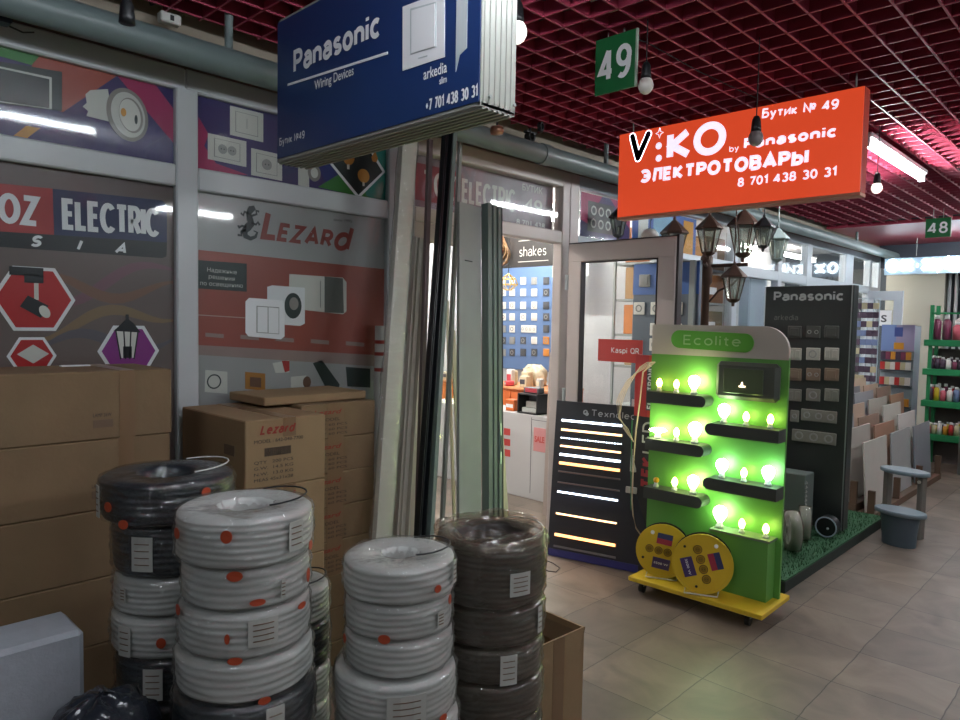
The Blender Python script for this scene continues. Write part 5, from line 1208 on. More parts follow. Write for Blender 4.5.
t = thing('foil_bag', 'big crumpled cream bag on the counter below the switch board', 'bag', tuple(onx(535, 384, 5.56)))
t.location.z = .861
b_ = MB(); rings = [[((R_+.02*math.sin(5*q_+j)+.012*math.sin(9*q_-j))*math.cos(q_), (R_+.02*math.sin(4*q_+j*2))*1.5*math.sin(q_), z_+.012*math.sin(3*q_+j)) for q_ in [2*PI*i/28 for i in range(28)]] for j, (R_, z_) in enumerate(((.07, .0), (.09, .04), (.09, .1), (.08, .16), (.05, .2), (.01, .205)))]
b_.rows(mat('foil', '#d6cbb0', .3, var=.1, bump=.8, bscale=20), rings); b_.build('bag_body', t)
# display case in front: white tall cartons with red squares
t = thing('white_cabinet', 'white low cabinet front with red squares just inside the doorway', 'cabinet', (4.55, onx(425, 430, 4.55).y, 0), CX)
w_ = t.location.y-onx(566, 430, 4.55).y
b_ = MB(); b_.box(mat('cabinet_grey_white', '#b9b8b8', .5), 0, w_, 0, .35, 0, .72, bev=.004); b_.build('cabinet_body', t)
for i in range(3):
    a_ = onx(504, 429+i*10.5, 4.55); b_ = MB(); b_.box(mat('square_red', '#b8403c', .5), t.location.y-a_.y, t.location.y-a_.y+.075, -.002, 0, a_.z-.05, a_.z+.01); b_.build('red_square', t)
b_ = MB(); x_ = t.location.y-onx(531, 440, 4.55).y
b_.box(cdk, x_, x_+.004, -.002, 0, .05, .7); b_.box(cdk, x_+.0, x_+.2, -.002, 0, .68, .684); b_.build('door_gap', t)
b_ = MB(); b_.box(mat('leaflet_pink', '#c88a8a', .6), x_+.03, x_+.16, -.003, 0, .42, .62); b_.text(mat('square_red', '#b8403c'), 'SALE', x_+.045, -.0045, .5, .05, .1, bold=.03); b_.build('leaflet', t)
u = thing('display_case', 'small black display case on the white cabinet inside the doorway', 'display case', (4.56, onx(517, 420, 4.56).y, .7215), CX)
b_ = MB(); b_.box(black, 0, .22, 0, .15, 0, .012); b_.box(black, 0, .012, 0, .15, 0, .17); b_.box(black, .208, .22, 0, .15, 0, .17); b_.box(black, 0, .22, 0, .15, .16, .172); b_.box(cdk, 0, .22, .14, .15, 0, .17); b_.build('case_frame', u)
b_ = MB(); b_.box(cols[4], .03, .19, .03, .08, .012, .05); b_.box(cols[0], .03, .19, .08, .12, .05, .10); b_.build('case_contents', u)
u = thing('red_pack', 'red and black pack on top of the small black display case', 'package', (4.6, onx(523, 402, 4.6).y, .8945), CX+.1)
b_ = MB(); b_.box(cdk, 0, .16, 0, .09, 0, .05, bev=.006); b_.build('pack_body', u); b_ = MB(); b_.box(cols[2], .02, .14, -.001, 0, .01, .045); b_.build('printed_label', u)
u = thing('orange_pack', 'orange and white pack on the white cabinet left of the display case', 'package', (4.6, onx(505, 420, 4.6).y, .7215), CX)
b_ = MB(); b_.box(orc, 0, .1, 0, .09, 0, .10, bev=.006); b_.build('pack_body', u); b_ = MB(); b_.box(paper, .01, .09, -.001, 0, .03, .06); b_.build('printed_label', u)
# cushion-like beige board leaning by jamb
t = thing('beige_board', 'beige board leaning inside against the right door jamb', 'board', (4.25, onx(555, 380, 4.25).y, 0), CX, rx=-.0)
b_ = MB(); b_.prism(mat('beige_board', '#a89a92', .6), [(-.09, .0), (.02, .0), (.02, 1.36), (-.0, 1.36), (-.06, 1.26)], 0, .02); b_.build('board_body', t)
# shelving and boxes behind the side glass
t = thing('storage_rack', 'metal storage rack behind the glass wall next to the lantern post', 'shelf', (5.2, 3.05, 0))
for z in (.4, .8, 1.15, 1.42, 1.72, 2.03): b_ = MB(); b_.box(gmet, 0, 1.32, 0, .4, z-.02, z); b_.build('rack_shelf', t)
for x_ in (-.02, 1.32):
    for y_ in (0, .38): b_ = MB(); b_.box(gmet, x_, x_+.02, y_, y_+.02, 0, 2.4); b_.build('upright', t)
for (x_, z_, w_, h_, c_, lab) in ((.02, 2.03, .4, .30, '#9a5a30', 'brown box on the top rack shelf behind the glass, nearest the door'), (.47, 2.03, .36, .26, '#c08850', 'tan box in the middle of the top rack shelf behind the glass'), (.88, 2.03, .4, .3, '#8c6a48', 'light brown box on the top rack shelf, farthest right'),
        (.03, 1.72, .42, .27, '#b08858', 'sandy box on the second rack shelf behind the glass'), (.5, 1.72, .38, .24, '#a8a8a4', 'pale grey box on the second rack shelf behind the glass'), (.92, 1.72, .36, .26, '#8a5a34', 'dark brown box on the second rack shelf at right'),
        (.02, 1.42, .4, .25, '#c87a3c', 'orange box on the third rack shelf behind the lantern pole'), (.46, 1.42, .4, .25, '#b8b4a8', 'off-white box on the third rack shelf behind the lantern pole'), (.9, 1.42, .38, .22, '#7a6a50', 'khaki box on the third rack shelf at right'),
        (.05, 1.15, .5, .22, '#b89468', 'wide tan box on the fourth rack shelf behind the glass'), (.6, 1.15, .5, .22, '#d0d0cc', 'wide white box on the fourth rack shelf behind the glass')):
    u = thing('storage_box', lab, 'box', (5.2+x_, 3.06, z_+.001))
    b_ = MB(); b_.box(mat('store_'+c_[1:], c_, .6, var=.08), 0, w_, 0, .3, 0, h_, bev=.004); b_.build('box_body', u)
    b_ = MB(); b_.box(paper, w_*.2, w_*.6, -.001, 0, h_*.3, h_*.55); b_.build('printed_label', u)
t = thing('white_cupboard', 'tall pale blue-white cupboard behind the tall black display', 'cupboard', (6.95, 3.65, 0), CX)
b_ = MB(); cb = mat('cupboard_white', '#b8c8d8', .45); b_.box(cb, 0, .65, 0, .4, 0, 2.0, bev=.005); b_.build('cabinet_body', t)
for x_ in (.005, .33):
    b_ = MB(); b_.box(cb, x_, x_+.315, -.018, -.001, .02, 1.98, bev=.003); dr = b_.build('door', t)
    hx = x_+.29 if x_ < .1 else x_+.02; b_ = MB(); b_.box(gmet, hx, hx+.01, -.035, -.018, .9, 1.1); b_.build('handle', dr)

t = thing('red_price_sign', 'red square sign with white letters on the rear wall of the neighbouring shop', 'sign', (8.9, 4.58, 2.12)); 
t.location = (9.3, 4.55, 2.12)
b_ = MB(); b_.box(prd, 0, .5, 0, .02, 0, .4); b_.build('sign_panel', t); b_ = MB(); b_.text(paper, 'ВХОД', .06, -.001, .24, .09, .38); b_.text(paper, 'ЗДЕСЬ', .06, -.001, .08, .09, .38); b_.build('sign_lettering', t)
b_ = MB(); b_.tube(gmet, [(.25, .01, .4), (.25, .01, .58)], .004, 6); b_.build('hanger', t)
# transom posters beyond the jamb
t = thing('transom_poster', 'purple and pink poster in the transom just left of the lit red sign', 'poster', (3.98, 2.93, 2.1))
b_ = MB(); b_.box(purple, 0, .62, 0, .006, 0, .31); b_.build('backing_board', t)
b_ = MB(); b_.prism(pink, [(0, .31), (.25, .31), (.08, .1), (0, .12)], -.001, 0); b_.build('printed_shape', t)
b_ = MB(); b_.prism(pink, [(.35, .31), (.62, .31), (.62, .12)], -.001, 0); b_.build('printed_shape', t)
b_ = MB(); b_.box(pdk, .08, .40, -.002, -.001, .05, .26)
for i in range(3):
    for j in range(2): b_.ring(psil, .15+.09*i, .11+.09*j, .022, .034, -.003, -.002, 14)
b_.build('printed_sockets', t)
t = thing('transom_poster', 'blue poster with yellow stripe in the transom under the lit red sign', 'poster', (4.64, 2.93, 2.1))
b_ = MB(); b_.box(mat('print_sky_blue', '#3a5a9a', .4), 0, 1.0, 0, .006, 0, .31); b_.build('backing_board', t)
for x0, x1, m_ in ((.08, .22, psil), (.3, .6, mat('print_cyan', '#7aa0b8', .4)), (.78, .95, pyel)):
    b_ = MB(); b_.box(m_, x0, x1, -.001, 0, .0, .28); b_.build('printed_shape', t)
t = thing('transom_reflection', 'painted reflection of posters in the transom glass above the doorway, pale letters', 'poster', (2.47, 2.965, 2.1))  # poster reflection in the transom glass, painted as a lettered panel
b_ = MB(); b_.box(mat('painted_reflection', '#8a7f86', .35, var=.25, scale=6), 0, 1.24, 0, .006, 0, .31); b_.build('backing_board', t)
b_ = MB(); b_.box(mat('painted_reflection_red', '#8a4248', .4), 0, .38, -.001, 0, .06, .26); b_.build('printed_shape', t)
b_ = MB(); b_.slet(psil, 'TOZ', .10, -.002, .09, .14, .24, .16); b_.slet(psil, 'ELECTRIC', .40, -.002, .09, .14, .46, .16); b_.build('logo_lettering', t)
b_ = MB(); b_.text(psil, 'БУТИК', .93, -.002, .24, .04, .2); b_.text(psil, '49', .95, -.002, .10, .1, .18); b_.text(psil, '8 701 438', .88, -.002, .02, .035, .28); b_.build('lettering', t)
# switch column seen through the open door glass
t = thing('switch_stand', 'grey-blue stand of white switches seen through the opened glass door', 'display stand', (4.5, 2.82, 0), CX)
b_ = MB(); b_.box(mat('stand_grey_blue', '#5c6874', .45), 0, .52, 0, .04, .0, 1.95, bev=.003); b_.build('backing_board', t)
b_ = MB(); b_.box(mat('stand_blue', '#3c64a8', .45), 0, .52, -.003, 0, 1.72, 1.94); b_.build('blue_header', t)
b_ = MB(); b_.prism(mat('stand_teal', '#4aa0a8', .5), [(.28, 1.98), (.33, 1.95), (.31, 1.5), (.29, 1.35), (.26, 1.5), (.24, 1.75)], -.02, -.006); b_.build('teal_ribbon', t)
b_ = MB(); b_.box(mat('stand_leaflet', '#b8a8a8', .6), .02, .3, -.004, 0, .55, .95); b_.text(prd, 'SALE', .05, -.006, .7, .1, .2, bold=.03); b_.build('leaflet', t)
for j, (z, xs_) in enumerate(((1.82, (.10,)), (1.62, (.06, .2, .36)), (1.47, (.2, .36)), (1.36, (.2, .36)), (1.22, (.28,)), (1.07, (.1, .36)), (1.0, (.24, )))):
    for i, x_ in enumerate(xs_):
        switch((4.499-.004*(z > 1.7), 2.82-x_, z), .09 if z != 1.22 else .24, .09, cw if (i+j) % 4 else cgry, '%s plate at the %s column, row %s of the switch stand behind the door glass' % ('white' if (i+j) % 4 else 'grey', cn[i], rn[j]), 1 if z != 1.22 else 3, 'switches on the grey-blue stand', j % 2)
b_ = MB(); b_.box(alu, .46, .5, -.03, 0, 0, 1.95); b_.build('metal_rail', t)

# ------------------------------------------------------------------ grass platform, lanterns, black display
grass = mat('fake_grass', '#2f5a3a', .9, var=.3, scale=40, bump=.8, bscale=250)
t = thing('grass_platform', 'low platform covered with dark green artificial grass behind the green display', 'platform', (4.0, 1.46, 0))
b_ = MB(); b_.box(mat('platform_side', '#26302a', .7), 0, 1.95, 0, 1.38, 0, .07, bev=.004); b_.build('platform_base', t)
b_ = MB(); b_.box(grass, 0, 1.95, 0, 1.38, .0705, .078)
rg = random.Random(3)
for i in range(5200):
    x_, y_ = rg.uniform(.01, 1.94), rg.uniform(.01, .8) if i % 2 else rg.uniform(.01, 1.37); an = rg.uniform(0, PI); dx, dy = .0025*math.cos(an), .0025*math.sin(an); hx, hy = rg.uniform(-.008, .008), rg.uniform(-.008, .008)
    b_.add([(x_-dx, y_-dy, .078), (x_+dx, y_+dy, .078), (x_+hx, y_+hy, .078+rg.uniform(.012, .026))], [(0, 1, 2)], grass)
b_.build('artificial_grass', t, kind='stuff')
Ap = onx(766, 284, 5.2); Bp = onx(845, 286, 5.2)
t = thing('switch_display', 'tall black display panel with rows of pale switches', 'display stand', (5.2, Ap.y, .10), CX)
w_ = Ap.y-Bp.y+.06; h_ = 1.80-.10
b_ = MB(); b_.box(blackp, 0, w_, 0, .10, 0, h_, bev=.004); b_.build('panel_body', t)
b_ = MB(); b_.box(mat('light_edge', '#c8d4dc', .4), -.008, 0, 0, .05, .9, h_); b_.build('edge_trim', t)
b_ = MB(); b_.box(alu, w_-.015, w_-.008, -.004, 0, 0, h_); b_.build('edge_trim', t)
def DX(u, v): p = onx(u, v, 5.198); return (Ap.y-p.y, p.z-.10)
b_ = MB(); A = DX(773.5, 301); B = DX(844, 302); b_.slet(mat('sign_silver', '#a8aca8', .4), 'Panasonic', A[0], -.0015, A[1], .068, B[0]-A[0], .21, gap=.08)
A = DX(774, 320); b_.slet(mat('dim_lettering', '#6c7068', .5), 'arkedia', A[0], -.0015, A[1], .04, .17, .1); b_.build('sign_lettering', t)
sgm = mat('display_switch', '#7d7c74', .45); sgd = mat('display_switch_dark', '#454743', .45); sgw = mat('display_switch_white', '#a8a89e', .45); sgb = mat('display_switch_beige', '#7e6c5c', .45)
for j, v in enumerate((332, 354, 374.5, 395)):
    for i, u_ in enumerate((795, 813.5, 832)):
        p = onx(u_, v, 5.199); switch((5.1995, p.y, p.z), .095, .088, (sgd, sgw, sgb, sgm)[j], '%s switch plate, %s row from the top of the black display, %s column' % (('dark', 'whitish', 'beige', 'grey')[j], rn[j], cn[i]), 1+(i+j) % 2, 'switches on the black display', i % 2)
for (u_, v, w2, lab) in ((819, 416, .24, 'long grey triple frame below the single plates on the black display'), (814, 437, .3, 'longest grey frame low on the black display'), (795, 416, .06, 'small grey plate left of the long triple frame')):
    p = onx(u_, v, 5.199); switch((5.1995, p.y, p.z), w2, .085, sgm, lab, 3 if w2 > .1 else 1, 'switches on the black display', 1)
# things on the platform
def ring_lathe(name, label, cat, loc, prof, m, part, rx=0, ry=0, rz=0, n=24):
    t = thing(name, label, cat, loc, rz, None, rx, ry); b_ = MB(); b_.lathe(m, prof, n); b_.build(part, t); return t
p = onz(792, 566, .079)
t = thing('garden_lamp', 'pale garden lamp standing on the fake grass right of the green display', 'lamp', (4.35, 1.72, .079))
b_ = MB(); lw_ = mat('lamp_pale', '#7f8c86', .4); b_.lathe(lw_, [(0, 0), (.06, 0), (.06, .02), (.035, .03), (.03, .22), (.05, .23), (.05, .25), (0, .25)], 20); b_.build('lamp_post', t)
b_ = MB(); b_.lathe(mat('lamp_ribbed', '#5f7474', .3), [(0, .25), (.07, .26), (.075, .33), (.06, .36), (.02, .40), (.012, .46), (0, .47)], 20, wob=lambda q_, j, R_, Z_: (.003*math.sin(12*q_), 0)); b_.build('lamp_head', t)
t = thing('tape_coil', 'white coil pack in clear film standing on the fake grass', 'coil', (4.55, 1.63, .215), .6, rx=PI/2)
b_ = MB(); b_.lathe(mat('pale_tape', '#93a09c', .35), [(.085, -.03), (.12, -.03), (.125, 0), (.12, .03), (.085, .03), (.085, -.03)], 32, cap=False); b_.build('tape_ring', t)
b_ = MB(); b_.lathe(bfilm, [(0, -.034), (.128, -.034), (.131, 0), (.128, .034), (0, .034)], 28, wob=lambda q_, j, R_, Z_: (.004*math.sin(7*q_+j), .004*math.sin(5*q_))); b_.build('plastic_film', t)
t = thing('tape_coil', 'second clear-wrapped coil pack behind the first, nearer the black display', 'coil', (4.85, 1.66, .20), .4, rx=PI/2)
b_ = MB(); b_.lathe(MATS['pale_tape'], [(.07, -.03), (.105, -.03), (.11, 0), (.105, .03), (.07, .03), (.07, -.03)], 32, cap=False); b_.build('tape_ring', t)
b_ = MB(); b_.lathe(bfilm, [(0, -.034), (.113, -.034), (.116, 0), (.113, .034), (0, .034)], 28, wob=lambda q_, j, R_, Z_: (.004*math.sin(7*q_+j), .004*math.sin(5*q_))); b_.build('plastic_film', t)
t = thing('round_spotlight', 'black round spotlight with a white dot on the fake grass before the black display', 'spotlight', (5.02, 1.58, .155), CX)
b_ = MB(); b_.disc(black, 0, 0, .07, .07, 0, .08, 24); b_.ring(MATS['cupboard_white'] if 'cupboard_white' in MATS else greyp, 0, 0, .062, .07, -.004, .0, 24); b_.build('lamp_body', t)
b_ = MB(); b_.disc(paper, .012, -.008, .008, .008, -.006, 0, 12); b_.build('led_dot', t)
t = thing('grey_case', 'grey boxed unit with a spiral edge on the grass in front of black display', 'box', (4.95, 1.98, .079), CX)
b_ = MB(); b_.box(mat('case_grey', '#5f6964', .5), 0, .28, 0, .16, 0, .42, bev=.006); b_.build('case_body', t)
b_ = MB()
for i in range(9): b_.tube(tagw, [(.28, .0, .12+.03*i), (.292, .0, .128+.03*i), (.28, .01, .136+.03*i)], .003, 6)
b_.build('spiral_edge', t)
# lanterns
bronze = mat('lantern_bronze', '#4a342a', .5, .3); lglass = film('lantern_glass', '#dfe4dc', .1, .1, haze=.25, hazec='#a8b0a8')
def lantern(label, loc, k=1.0, hang=None, m=bronze):
    t = thing('street_lantern', label, 'lantern', tuple(loc)); n = 6
    b_ = MB(); b_.lathe(m, [(.10*k, .22*k), (.115*k, .225*k), (.11*k, .24*k), (.04*k, .31*k), (.02*k, .33*k), (.012*k, .335*k), (.014*k, .35*k), (.004*k, .37*k), (0, .37*k)], n, smooth=False); b_.build('roof', t)
    b_ = MB(); b_.lathe(lglass, [(.05*k, .035*k), (.092*k, .22*k)], n, cap=False, smooth=False); b_.build('glass_panes', t)
    b_ = MB()
    for i in range(n):
        q_ = 2*PI*i/n; b_.tube(m, [(.052*k*math.cos(q_), .052*k*math.sin(q_), .03*k), (.095*k*math.cos(q_), .095*k*math.sin(q_), .222*k)], .005*k, 6)
    b_.build('lantern_frame', t)
    b_ = MB(); b_.lathe(m, [(0, -.03*k), (.012*k, -.03*k), (.015*k, 0), (.03*k, .005*k), (.055*k, .025*k), (.058*k, .035*k), (0, .036*k)], n, smooth=False); b_.build('base_cup', t)
    b_ = MB(); b_.lathe(tagw, [(0, .036*k), (.012*k, .036*k), (.012*k, .12*k), (0, .125*k)], 10); b_.build('candle_socket', t)
    if hang: b_ = MB(); b_.tube(m, [(0, 0, .365*k), (0, 0, hang)], .004, 6); b_.build('chain', t)
    return t
px_ = 4.86; py_ = onx(706, 280, px_).y; ar_ = (onx(672, 250, px_).y-onx(741, 250, px_).y)/2
t = thing('lantern_post', 'bronze post with scrolled cross arms carrying the lanterns on the platform', 'lamp post', (px_, py_, .079))
b_ = MB(); b_.lathe(bronze, [(0, 0), (.14, 0), (.14, .02), (.06, .05), (.045, .1), (.03, .14), (.03, 1.72), (.045, 1.74), (.045, 1.92), (.03, 1.95), (0, 1.95)], 14); b_.build('post', t)
for s_ in (-1, 1):
    b_ = MB(); b_.tube(bronze, [(0, 0, 1.86), (0, s_*(ar_+.04), 1.86)], .013, 8); b_.build('arm', t)
    b_ = MB(); b_.tube(bronze, [(0, s_*.03, 1.6), (0, s_*.10, 1.68), (0, s_*.2, 1.72), (0, s_*.26, 1.78), (0, s_*.22, 1.83), (0, s_*.17, 1.80), (0, s_*.19, 1.77)], .008, 8); b_.build('scroll', t)
b_ = MB(); b_.tube(bronze, [(0, 0, 1.86), (-.33, -.15, 1.86)], .013, 8); b_.build('arm', t)
lantern('left bronze lantern on the lantern post, partly under the red sign', (px_, py_+ar_, 1.98), .95)
lantern('front bronze lantern on the lantern post, in the middle', (px_-.30, py_*(px_-.30)/px_-.01, 1.98), .82)
lantern('right bronze lantern on the lantern post, tallest looking', (px_, py_-ar_, 1.985), 1.0)
lantern('small lantern hanging low right of the lantern pole', onx(733, 303, 4.5)+Vector((0, 0, 0)), .75, hang=2.69-onx(733, 303, 4.5).z)
lantern('black bowl-shaped lantern hanging right of the bronze lanterns', onx(763, 249, 4.6), .62, hang=2.69-onx(763, 249, 4.6).z, m=black)
lantern('pale lantern hanging beside the black bowl lantern', onx(777, 262, 5.0), .7, hang=2.69-onx(777, 262, 5.0).z, m=mat('pale_lantern', '#8c9a98', .4))
lantern('dark lantern hanging left, above the top of the opened door', onx(618, 238, 4.2), .62, hang=2.69-onx(618, 238, 4.2).z, m=black)
t = thing('dome_lamp', 'white dome lamp hanging above the opened door beside the dark lantern', 'lamp', tuple(onx(650, 236, 4.2)))
b_ = MB(); b_.lathe(mat('dome_white', '#c9ccc8', .35), [(0, .05), (.03, .045), (.055, .02), (.06, 0), (.05, -.01)], 20, cap=False); b_.build('lamp_shade', t)
b_ = MB(); b_.tube(black, [(0, 0, .05), (.0, 0, .1), (.06, 0, .16), (.0, 0, 2.69-t.location.z)], .004, 6); b_.build('arm', t)

tube_lamp('second tube lamp, added to brighten the neighbouring shop, farther behind the glass', 10.4, 3.8, 2.5, 1.2, wh)  # added to brighten what shows through the neighbour's glass
tube_lamp('tube lamp on the shop ceiling just inside the doorway', 3.4, 4.2, 2.6, 1.2, wh)
# ------------------------------------------------------------------ step stool
t = thing('step_stool', 'grey-blue plastic two-step stool in the aisle beside the grass platform', 'stool', (5.66, 1.27, 0), CX-.25)
gst = mat('stool_grey', '#75838c', .4, var=.04)
def oval(b_, m, cx_, cy_, rx_, ry_, z0_, z1_, n=28):
    b_.rows(m, [[(cx_+rx_*k_*math.cos(2*PI*i/n), cy_+ry_*k_*math.sin(2*PI*i/n), z_) for i in range(n)] for z_, k_ in ((z0_, .92), (z0_+.004, 1), (z1_-.004, 1), (z1_, .97))])
b_ = MB(); oval(b_, gst, -.07, .13, .17, .10, .455, .485); b_.build('seat', t)
b_ = MB(); oval(b_, gst, .04, -.12, .17, .11, .215, .245); b_.build('step', t)
b_ = MB(); b_.rows(mat('stool_dark', '#4f5c66', .45), [[(.04+r1*math.cos(2*PI*i/24), -.12+r2*math.sin(2*PI*i/24), z_) for i in range(24)] for z_, r1, r2 in ((0, .11, .08), (.1, .115, .085), (.214, .13, .09))]); b_.build('step_body', t)
for x_ in (-.19, .05):
    b_ = MB(); b_.box(mat('stool_leg', '#6a6660', .45), x_-.018, x_+.018, .10, .17, 0, .454, bev=.006); b_.build('leg', t)
b_ = MB(); b_.tube(chrome, [(.05, .095, .42), (.05, .088, .42)], .012, 10); b_.build('bolt', t)

# ------------------------------------------------------------------ tile samples in stepped rack
tc_ = ['#b9b4ac', '#a07a66', '#8f939a', '#b49c88', '#a88c7c', '#9a9a9a', '#c2beb8', '#8c7466', '#a8a098', '#b8a690', '#787c82', '#c8ccd0']
tn_ = ['pale grey', 'terracotta pink', 'blue-grey', 'sand', 'rose beige', 'mid grey', 'off-white', 'brown', 'warm grey', 'cream', 'slate', 'white']
tm_ = [mat('tile_'+c_[1:], c_, .35, var=.05, scale=8) for c_ in tc_]
t = thing('tile_rack', 'brown stepped wooden rack holding the tile samples by the aisle', 'rack', (6.02, 1.5, 0))
wood = mat('rack_wood', '#5a4536', .6, var=.15, scale=6)
NR = 9
def ztop(r): return .70+.055*r
for r in range(NR):
    b_ = MB(); x1_ = 2.3 if r < 3 else 2.9
    b_.box(wood, 0, x1_, .05+.13*r, .05+.13*r+.125, 0, .06+.055*r, bev=.003); b_.build('step', t)
    for c in range(5):
        xx = c*.76-.035
        if xx+.03 > x1_: continue
        b_ = MB(); b_.box(wood, max(0, xx), max(0, xx)+.03, .05+.13*r, .05+.13*r+.05, .0605+.055*r, .24+.055*r); b_.build('divider', t)
for c in range(4):
    for r in range(NR):
        if c == 3 and r < 3: continue
        ci = (c*5+r*7+(r*r) % 4) % 12; w_ = .62 if c < 3 else .52; hh = .57+random.uniform(-.04, .03)
        u = MB().box(tm_[ci], 0, w_, 0, .012, 0, hh, bev=.002).build('tile_sample')
        tag(u, '%s tile sample, row %d from the front, bay %d of the tile rack' % (tn_[ci], r+1, c+1) if False else '%s tile sample, %s row back in the %s bay of the rack' % (tn_[ci], cn[r] if r < 7 else ('eighth', 'rearmost')[r-7], ('nearest', 'second', 'third', 'far')[c]), 'tile', 'tile samples in the rack', loc=(6.02+.02+c*.76, 1.5+.05+.13*r+.06, .0612+.055*r))
        u.rotation_euler.x = -.07

# ------------------------------------------------------------------ far shelves
gs = mat('shelf_green', '#1c7a4a', .45)
yl_ = onx(924, 345, 9.0).y
t = thing('green_shelving', 'green metal shop shelving full of bottles at the right edge', 'shelf', (9.0, yl_, 0), CX)
zsh = [.36, .73, 1.08, 1.40]
for z in zsh: b_ = MB(); b_.box(gs, 0, 1.3, -.02, .34, z-.07, z, bev=.004); b_.build('shelf_board', t)
for x_ in (.04, 1.22):
    for y_ in (.01, .3): b_ = MB(); b_.box(gs, x_, x_+.035, y_, y_+.03, 0, 1.78); b_.build('upright', t)
b_ = MB(); b_.box(gs, .06, 1.24, .01, .03, 1.68, 1.70); b_.build('top_rail', t)
b_ = MB(); b_.box(mat('shelf_back', '#5a5350', .7), .0, 1.3, .335, .345, 0, 1.3); b_.build('back_panel', t)
pc = [('#7a3a54', 'plum'), ('#d8d4d0', 'white'), ('#c45a6a', 'pink'), ('#c88a30', 'orange'), ('#b03030', 'red'), ('#6a7aa0', 'blue'), ('#4a3a4c', 'dark purple'), ('#b8b090', 'beige'), ('#c8b030', 'yellow')]
pcm = [mat('bottle_'+c_[1:], c_, .4) for c_, _ in pc]; capm = mat('bottle_cap', '#dcdcdc', .4)
def bottle(x_, y_, z_, r_, h_, ci, label, g, cap=True):
    u = thing('bottle', label, 'bottle', (9.0+y_, yl_-x_, z_+.0005), 0, g)
    b_ = MB(); b_.lathe(pcm[ci], [(0, 0), (r_, 0), (r_, h_*.72), (r_*.6, h_*.82), (r_*.5, h_*.84), (0, h_*.84)], 12); b_.build('bottle_body', u)
    b_ = MB(); b_.lathe(capm if cap else pcm[(ci+3) % 9], [(0, h_*.84), (r_*.62, h_*.84), (r_*.6, h_), (0, h_)], 12); b_.build('cap', u)
shn = {3: 'top', 2: 'second', 1: 'third', 0: 'lowest'}
for si, (z, n_, r_, h_, g) in enumerate(((.36, 22, .025, .13, 0), (.73, 19, .028, .17, 1), (1.08, 22, .025, .13, 2))):
    for i in range(n_):
        for row in (0, 1):
            ci = random.randrange(9) if g != 2 else random.choice((6, 0, 1, 6)); 
            bottle(.07+i*(1.18/n_), .05+row*.12, z, r_*random.uniform(.85, 1.05), h_*random.uniform(.8, 1.15), ci, '%s small bottle, %s from left in the %s row of the %s green shelf' % (pc[ci][1], ORD[i], ('front', 'back')[row], shn[g]), 'bottles on the %s green shelf' % shn[g])
for i, (x_, r_, h_, ci, lab) in enumerate(((.10, .04, .27, 0, 'first of two tall plum tubes on the top green shelf'), (.19, .04, .27, 0, 'second tall plum tube on the top green shelf, beside the white jar'), (.30, .055, .2, 2, 'pink jar on the top green shelf'), (.42, .05, .17, 3, 'orange jar on the top green shelf'), (.55, .06, .19, 4, 'red jar with broad shape on the top green shelf'), (.68, .05, .2, 5, 'blue jar on the top green shelf'), (.8, .05, .22, 1, 'white jar on the top green shelf near its middle'), (.92, .05, .2, 8, 'yellow jar on the top green shelf'))):
    bottle(x_, .08, 1.40, r_, h_, ci, lab, 'jars on the top green shelf')
bottle(.33, .22, 1.40, .09, .30, 1, 'large white canister behind the jars on the top green shelf', 'jars on the top green shelf')
t = thing('metal_canister', 'small steel canister on the floor beside the tile rack end', 'canister', (8.75, 1.42, 0))
b_ = MB(); b_.lathe(alu, [(0, 0), (.07, 0), (.07, .5), (.05, .54), (0, .54)], 16); b_.build('canister_body', t); b_ = MB(); b_.lathe(white, [(0, .54), (.05, .54), (.045, .58), (0, .59)], 16); b_.build('lid', t)
# cosmetics stand
A = onx(882, 325, 9.4); B = onx(915, 326, 9.4)
t = thing('cosmetics_stand', 'pale stand with a blue and lilac header and packs in front of the column', 'display stand', (9.4, A.y, 0), CX)
w_ = A.y-B.y; b_ = MB(); b_.box(mat('stand_pale', '#98a8b0', .5), 0, w_, .02, .3, 0, 1.55, bev=.003); b_.build('stand_body', t)
b_ = MB(); b_.box(mat('header_blue', '#6a80b0', .5), 0, w_*.45, 0, .02, 1.25, 1.56); b_.box(mat('header_lilac', '#9088a8', .5), w_*.45, w_, 0, .02, 1.25, 1.56); b_.box(mat('header_navy', '#3a4a8a', .5), w_*.4, w_*.65, -.002, 0, 1.42, 1.53); b_.box(pyel, w_*.4, w_*.7, -.002, 0, 1.27, 1.35); b_.build('header_panel', t)
for z in (.6, .85, 1.03, 1.15): b_ = MB(); b_.box(mat('stand_shelf', '#46505a', .5), 0, w_, -.06, .02, z-.015, z); b_.build('shelf_board', t)
for z in (.6, .85, 1.03, 1.15):
    for i in range(6):
        ci = (i*3+int(z*100)) % 9; u = MB().box(pcm[ci], -.025, .025, -.015, .015, 0, .09).build('cosmetic_pack'); tag(u, '%s pack, %s from left on the cosmetics stand shelf, %s shelf from below' % (pc[ci][1], ORD[i], ORD[(.6, .85, 1.03, 1.15).index(z)]), 'package', 'packs on the cosmetics stand', loc=(9.36, A.y-.04-i*(w_-.08)/5, z+.0005), rz=CX)
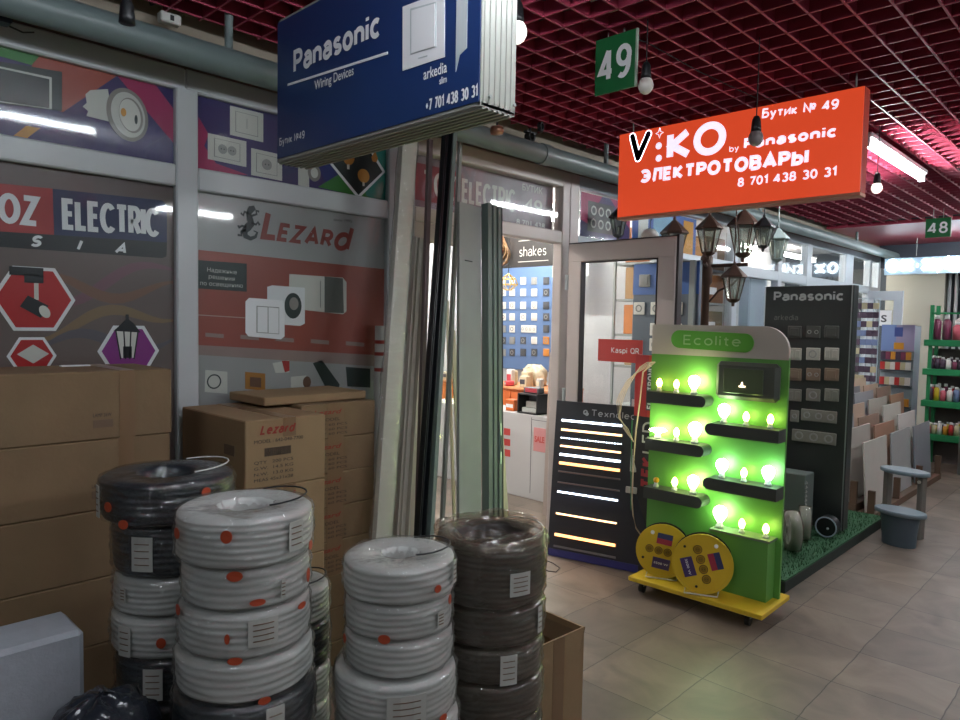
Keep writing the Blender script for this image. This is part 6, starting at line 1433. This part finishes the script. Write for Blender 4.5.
# wire rack with hanging small goods
A = onx(857, 300, 9.0); B = onx(880, 300, 9.0); w_ = A.y-B.y
t = thing('wire_rack', 'white wire rack of small hanging goods right of the black display', 'rack', (9.0, A.y, 0), CX)
b_ = MB(); wr = mat('wire_pale', '#a8b8c4', .4)
for i in range(5): b_.tube(wr, [(w_*i/4, 0, 0), (w_*i/4, 0, 1.86)], .006, 6)
for i in range(13): b_.tube(wr, [(0, 0, .6+.105*i), (w_, 0, .6+.105*i)], .004, 6)
b_.build('wire_grid', t)
for j in range(9):
    for i in range(4):
        ci = random.choice((6, 6, 5, 6, 7)); u = MB().box(pcm[ci], -.03, .03, -.02, .004, -.035, .035, bev=.004).build('small_goods_pack'); tag(u, '%s small pack, %s row from below, %s column of the white wire rack' % (pc[ci][1], ORD[j], ORD[i]), 'package', 'packs on the wire rack', loc=(8.99, A.y-w_*(i+.5)/4, .93+.105*j), rz=CX)
# open white door and column
A = onx(868, 292, 10.2); B = onx(903, 293, 10.2); w_ = A.y-B.y
t = bpy.data.objects.new('door_3', None); COL.objects.link(t); t['kind'] = 'structure'; t.location = (10.2, A.y, 0); t.rotation_euler.z = CX
b_ = MB(); b_.box(cool, 0, w_, 0, .05, 1.88, 2.0); b_.box(cool, w_-.1, w_, 0, .05, 0, 1.88); b_.box(cool, 0, .08, 0, .05, 0, 1.88); b_.box(cool, 0, w_, 0, .05, 0, .3); b_.build('door_frame', t)
b_ = MB(); b_.box(glass, .08, w_-.1, .02, .026, .3, 1.88); b_.build('door_pane', t)
b_ = MB(); b_.box(paper, .14, w_-.12, .012, .019, 1.55, 1.75); b_.text(cdk, 'S', .17, .0105, 1.6, .09, .06, bold=.03); b_.build('notice', t)
b_ = MB(); b_.box(mat('cream_column', '#a8a89c', .8), 11.4, 11.6, onx(944, 300, 11.4).y, onx(913, 300, 11.4).y+.35, 0, 2.66); struct(b_, 'wall_column')
t = thing('vertical_pipes', 'group of white upright pipes beside the cream column at the far end', 'pipes', (11.5, onx(949, 300, 11.5).y, 0), CX)
for i in range(4): b_ = MB(); b_.tube(white, [(.05*i*1.6, 0, 0), (.05*i*1.6, 0, 2.66)], .022, 8); b_.build('pipe', t)

# ------------------------------------------------------------------ world and colour
w = bpy.data.worlds.new('world'); S.world = w; w.use_nodes = True
w.node_tree.nodes['Background'].inputs[0].default_value = lin('#8090a0'); w.node_tree.nodes['Background'].inputs[1].default_value = .3
S.view_settings.view_transform = 'Standard'; S.view_settings.look = 'None'; S.view_settings.exposure = 0; S.view_settings.gamma = 1
S.view_settings.use_curve_mapping = False
S.cycles.max_bounces = 8; S.cycles.transparent_max_bounces = 16
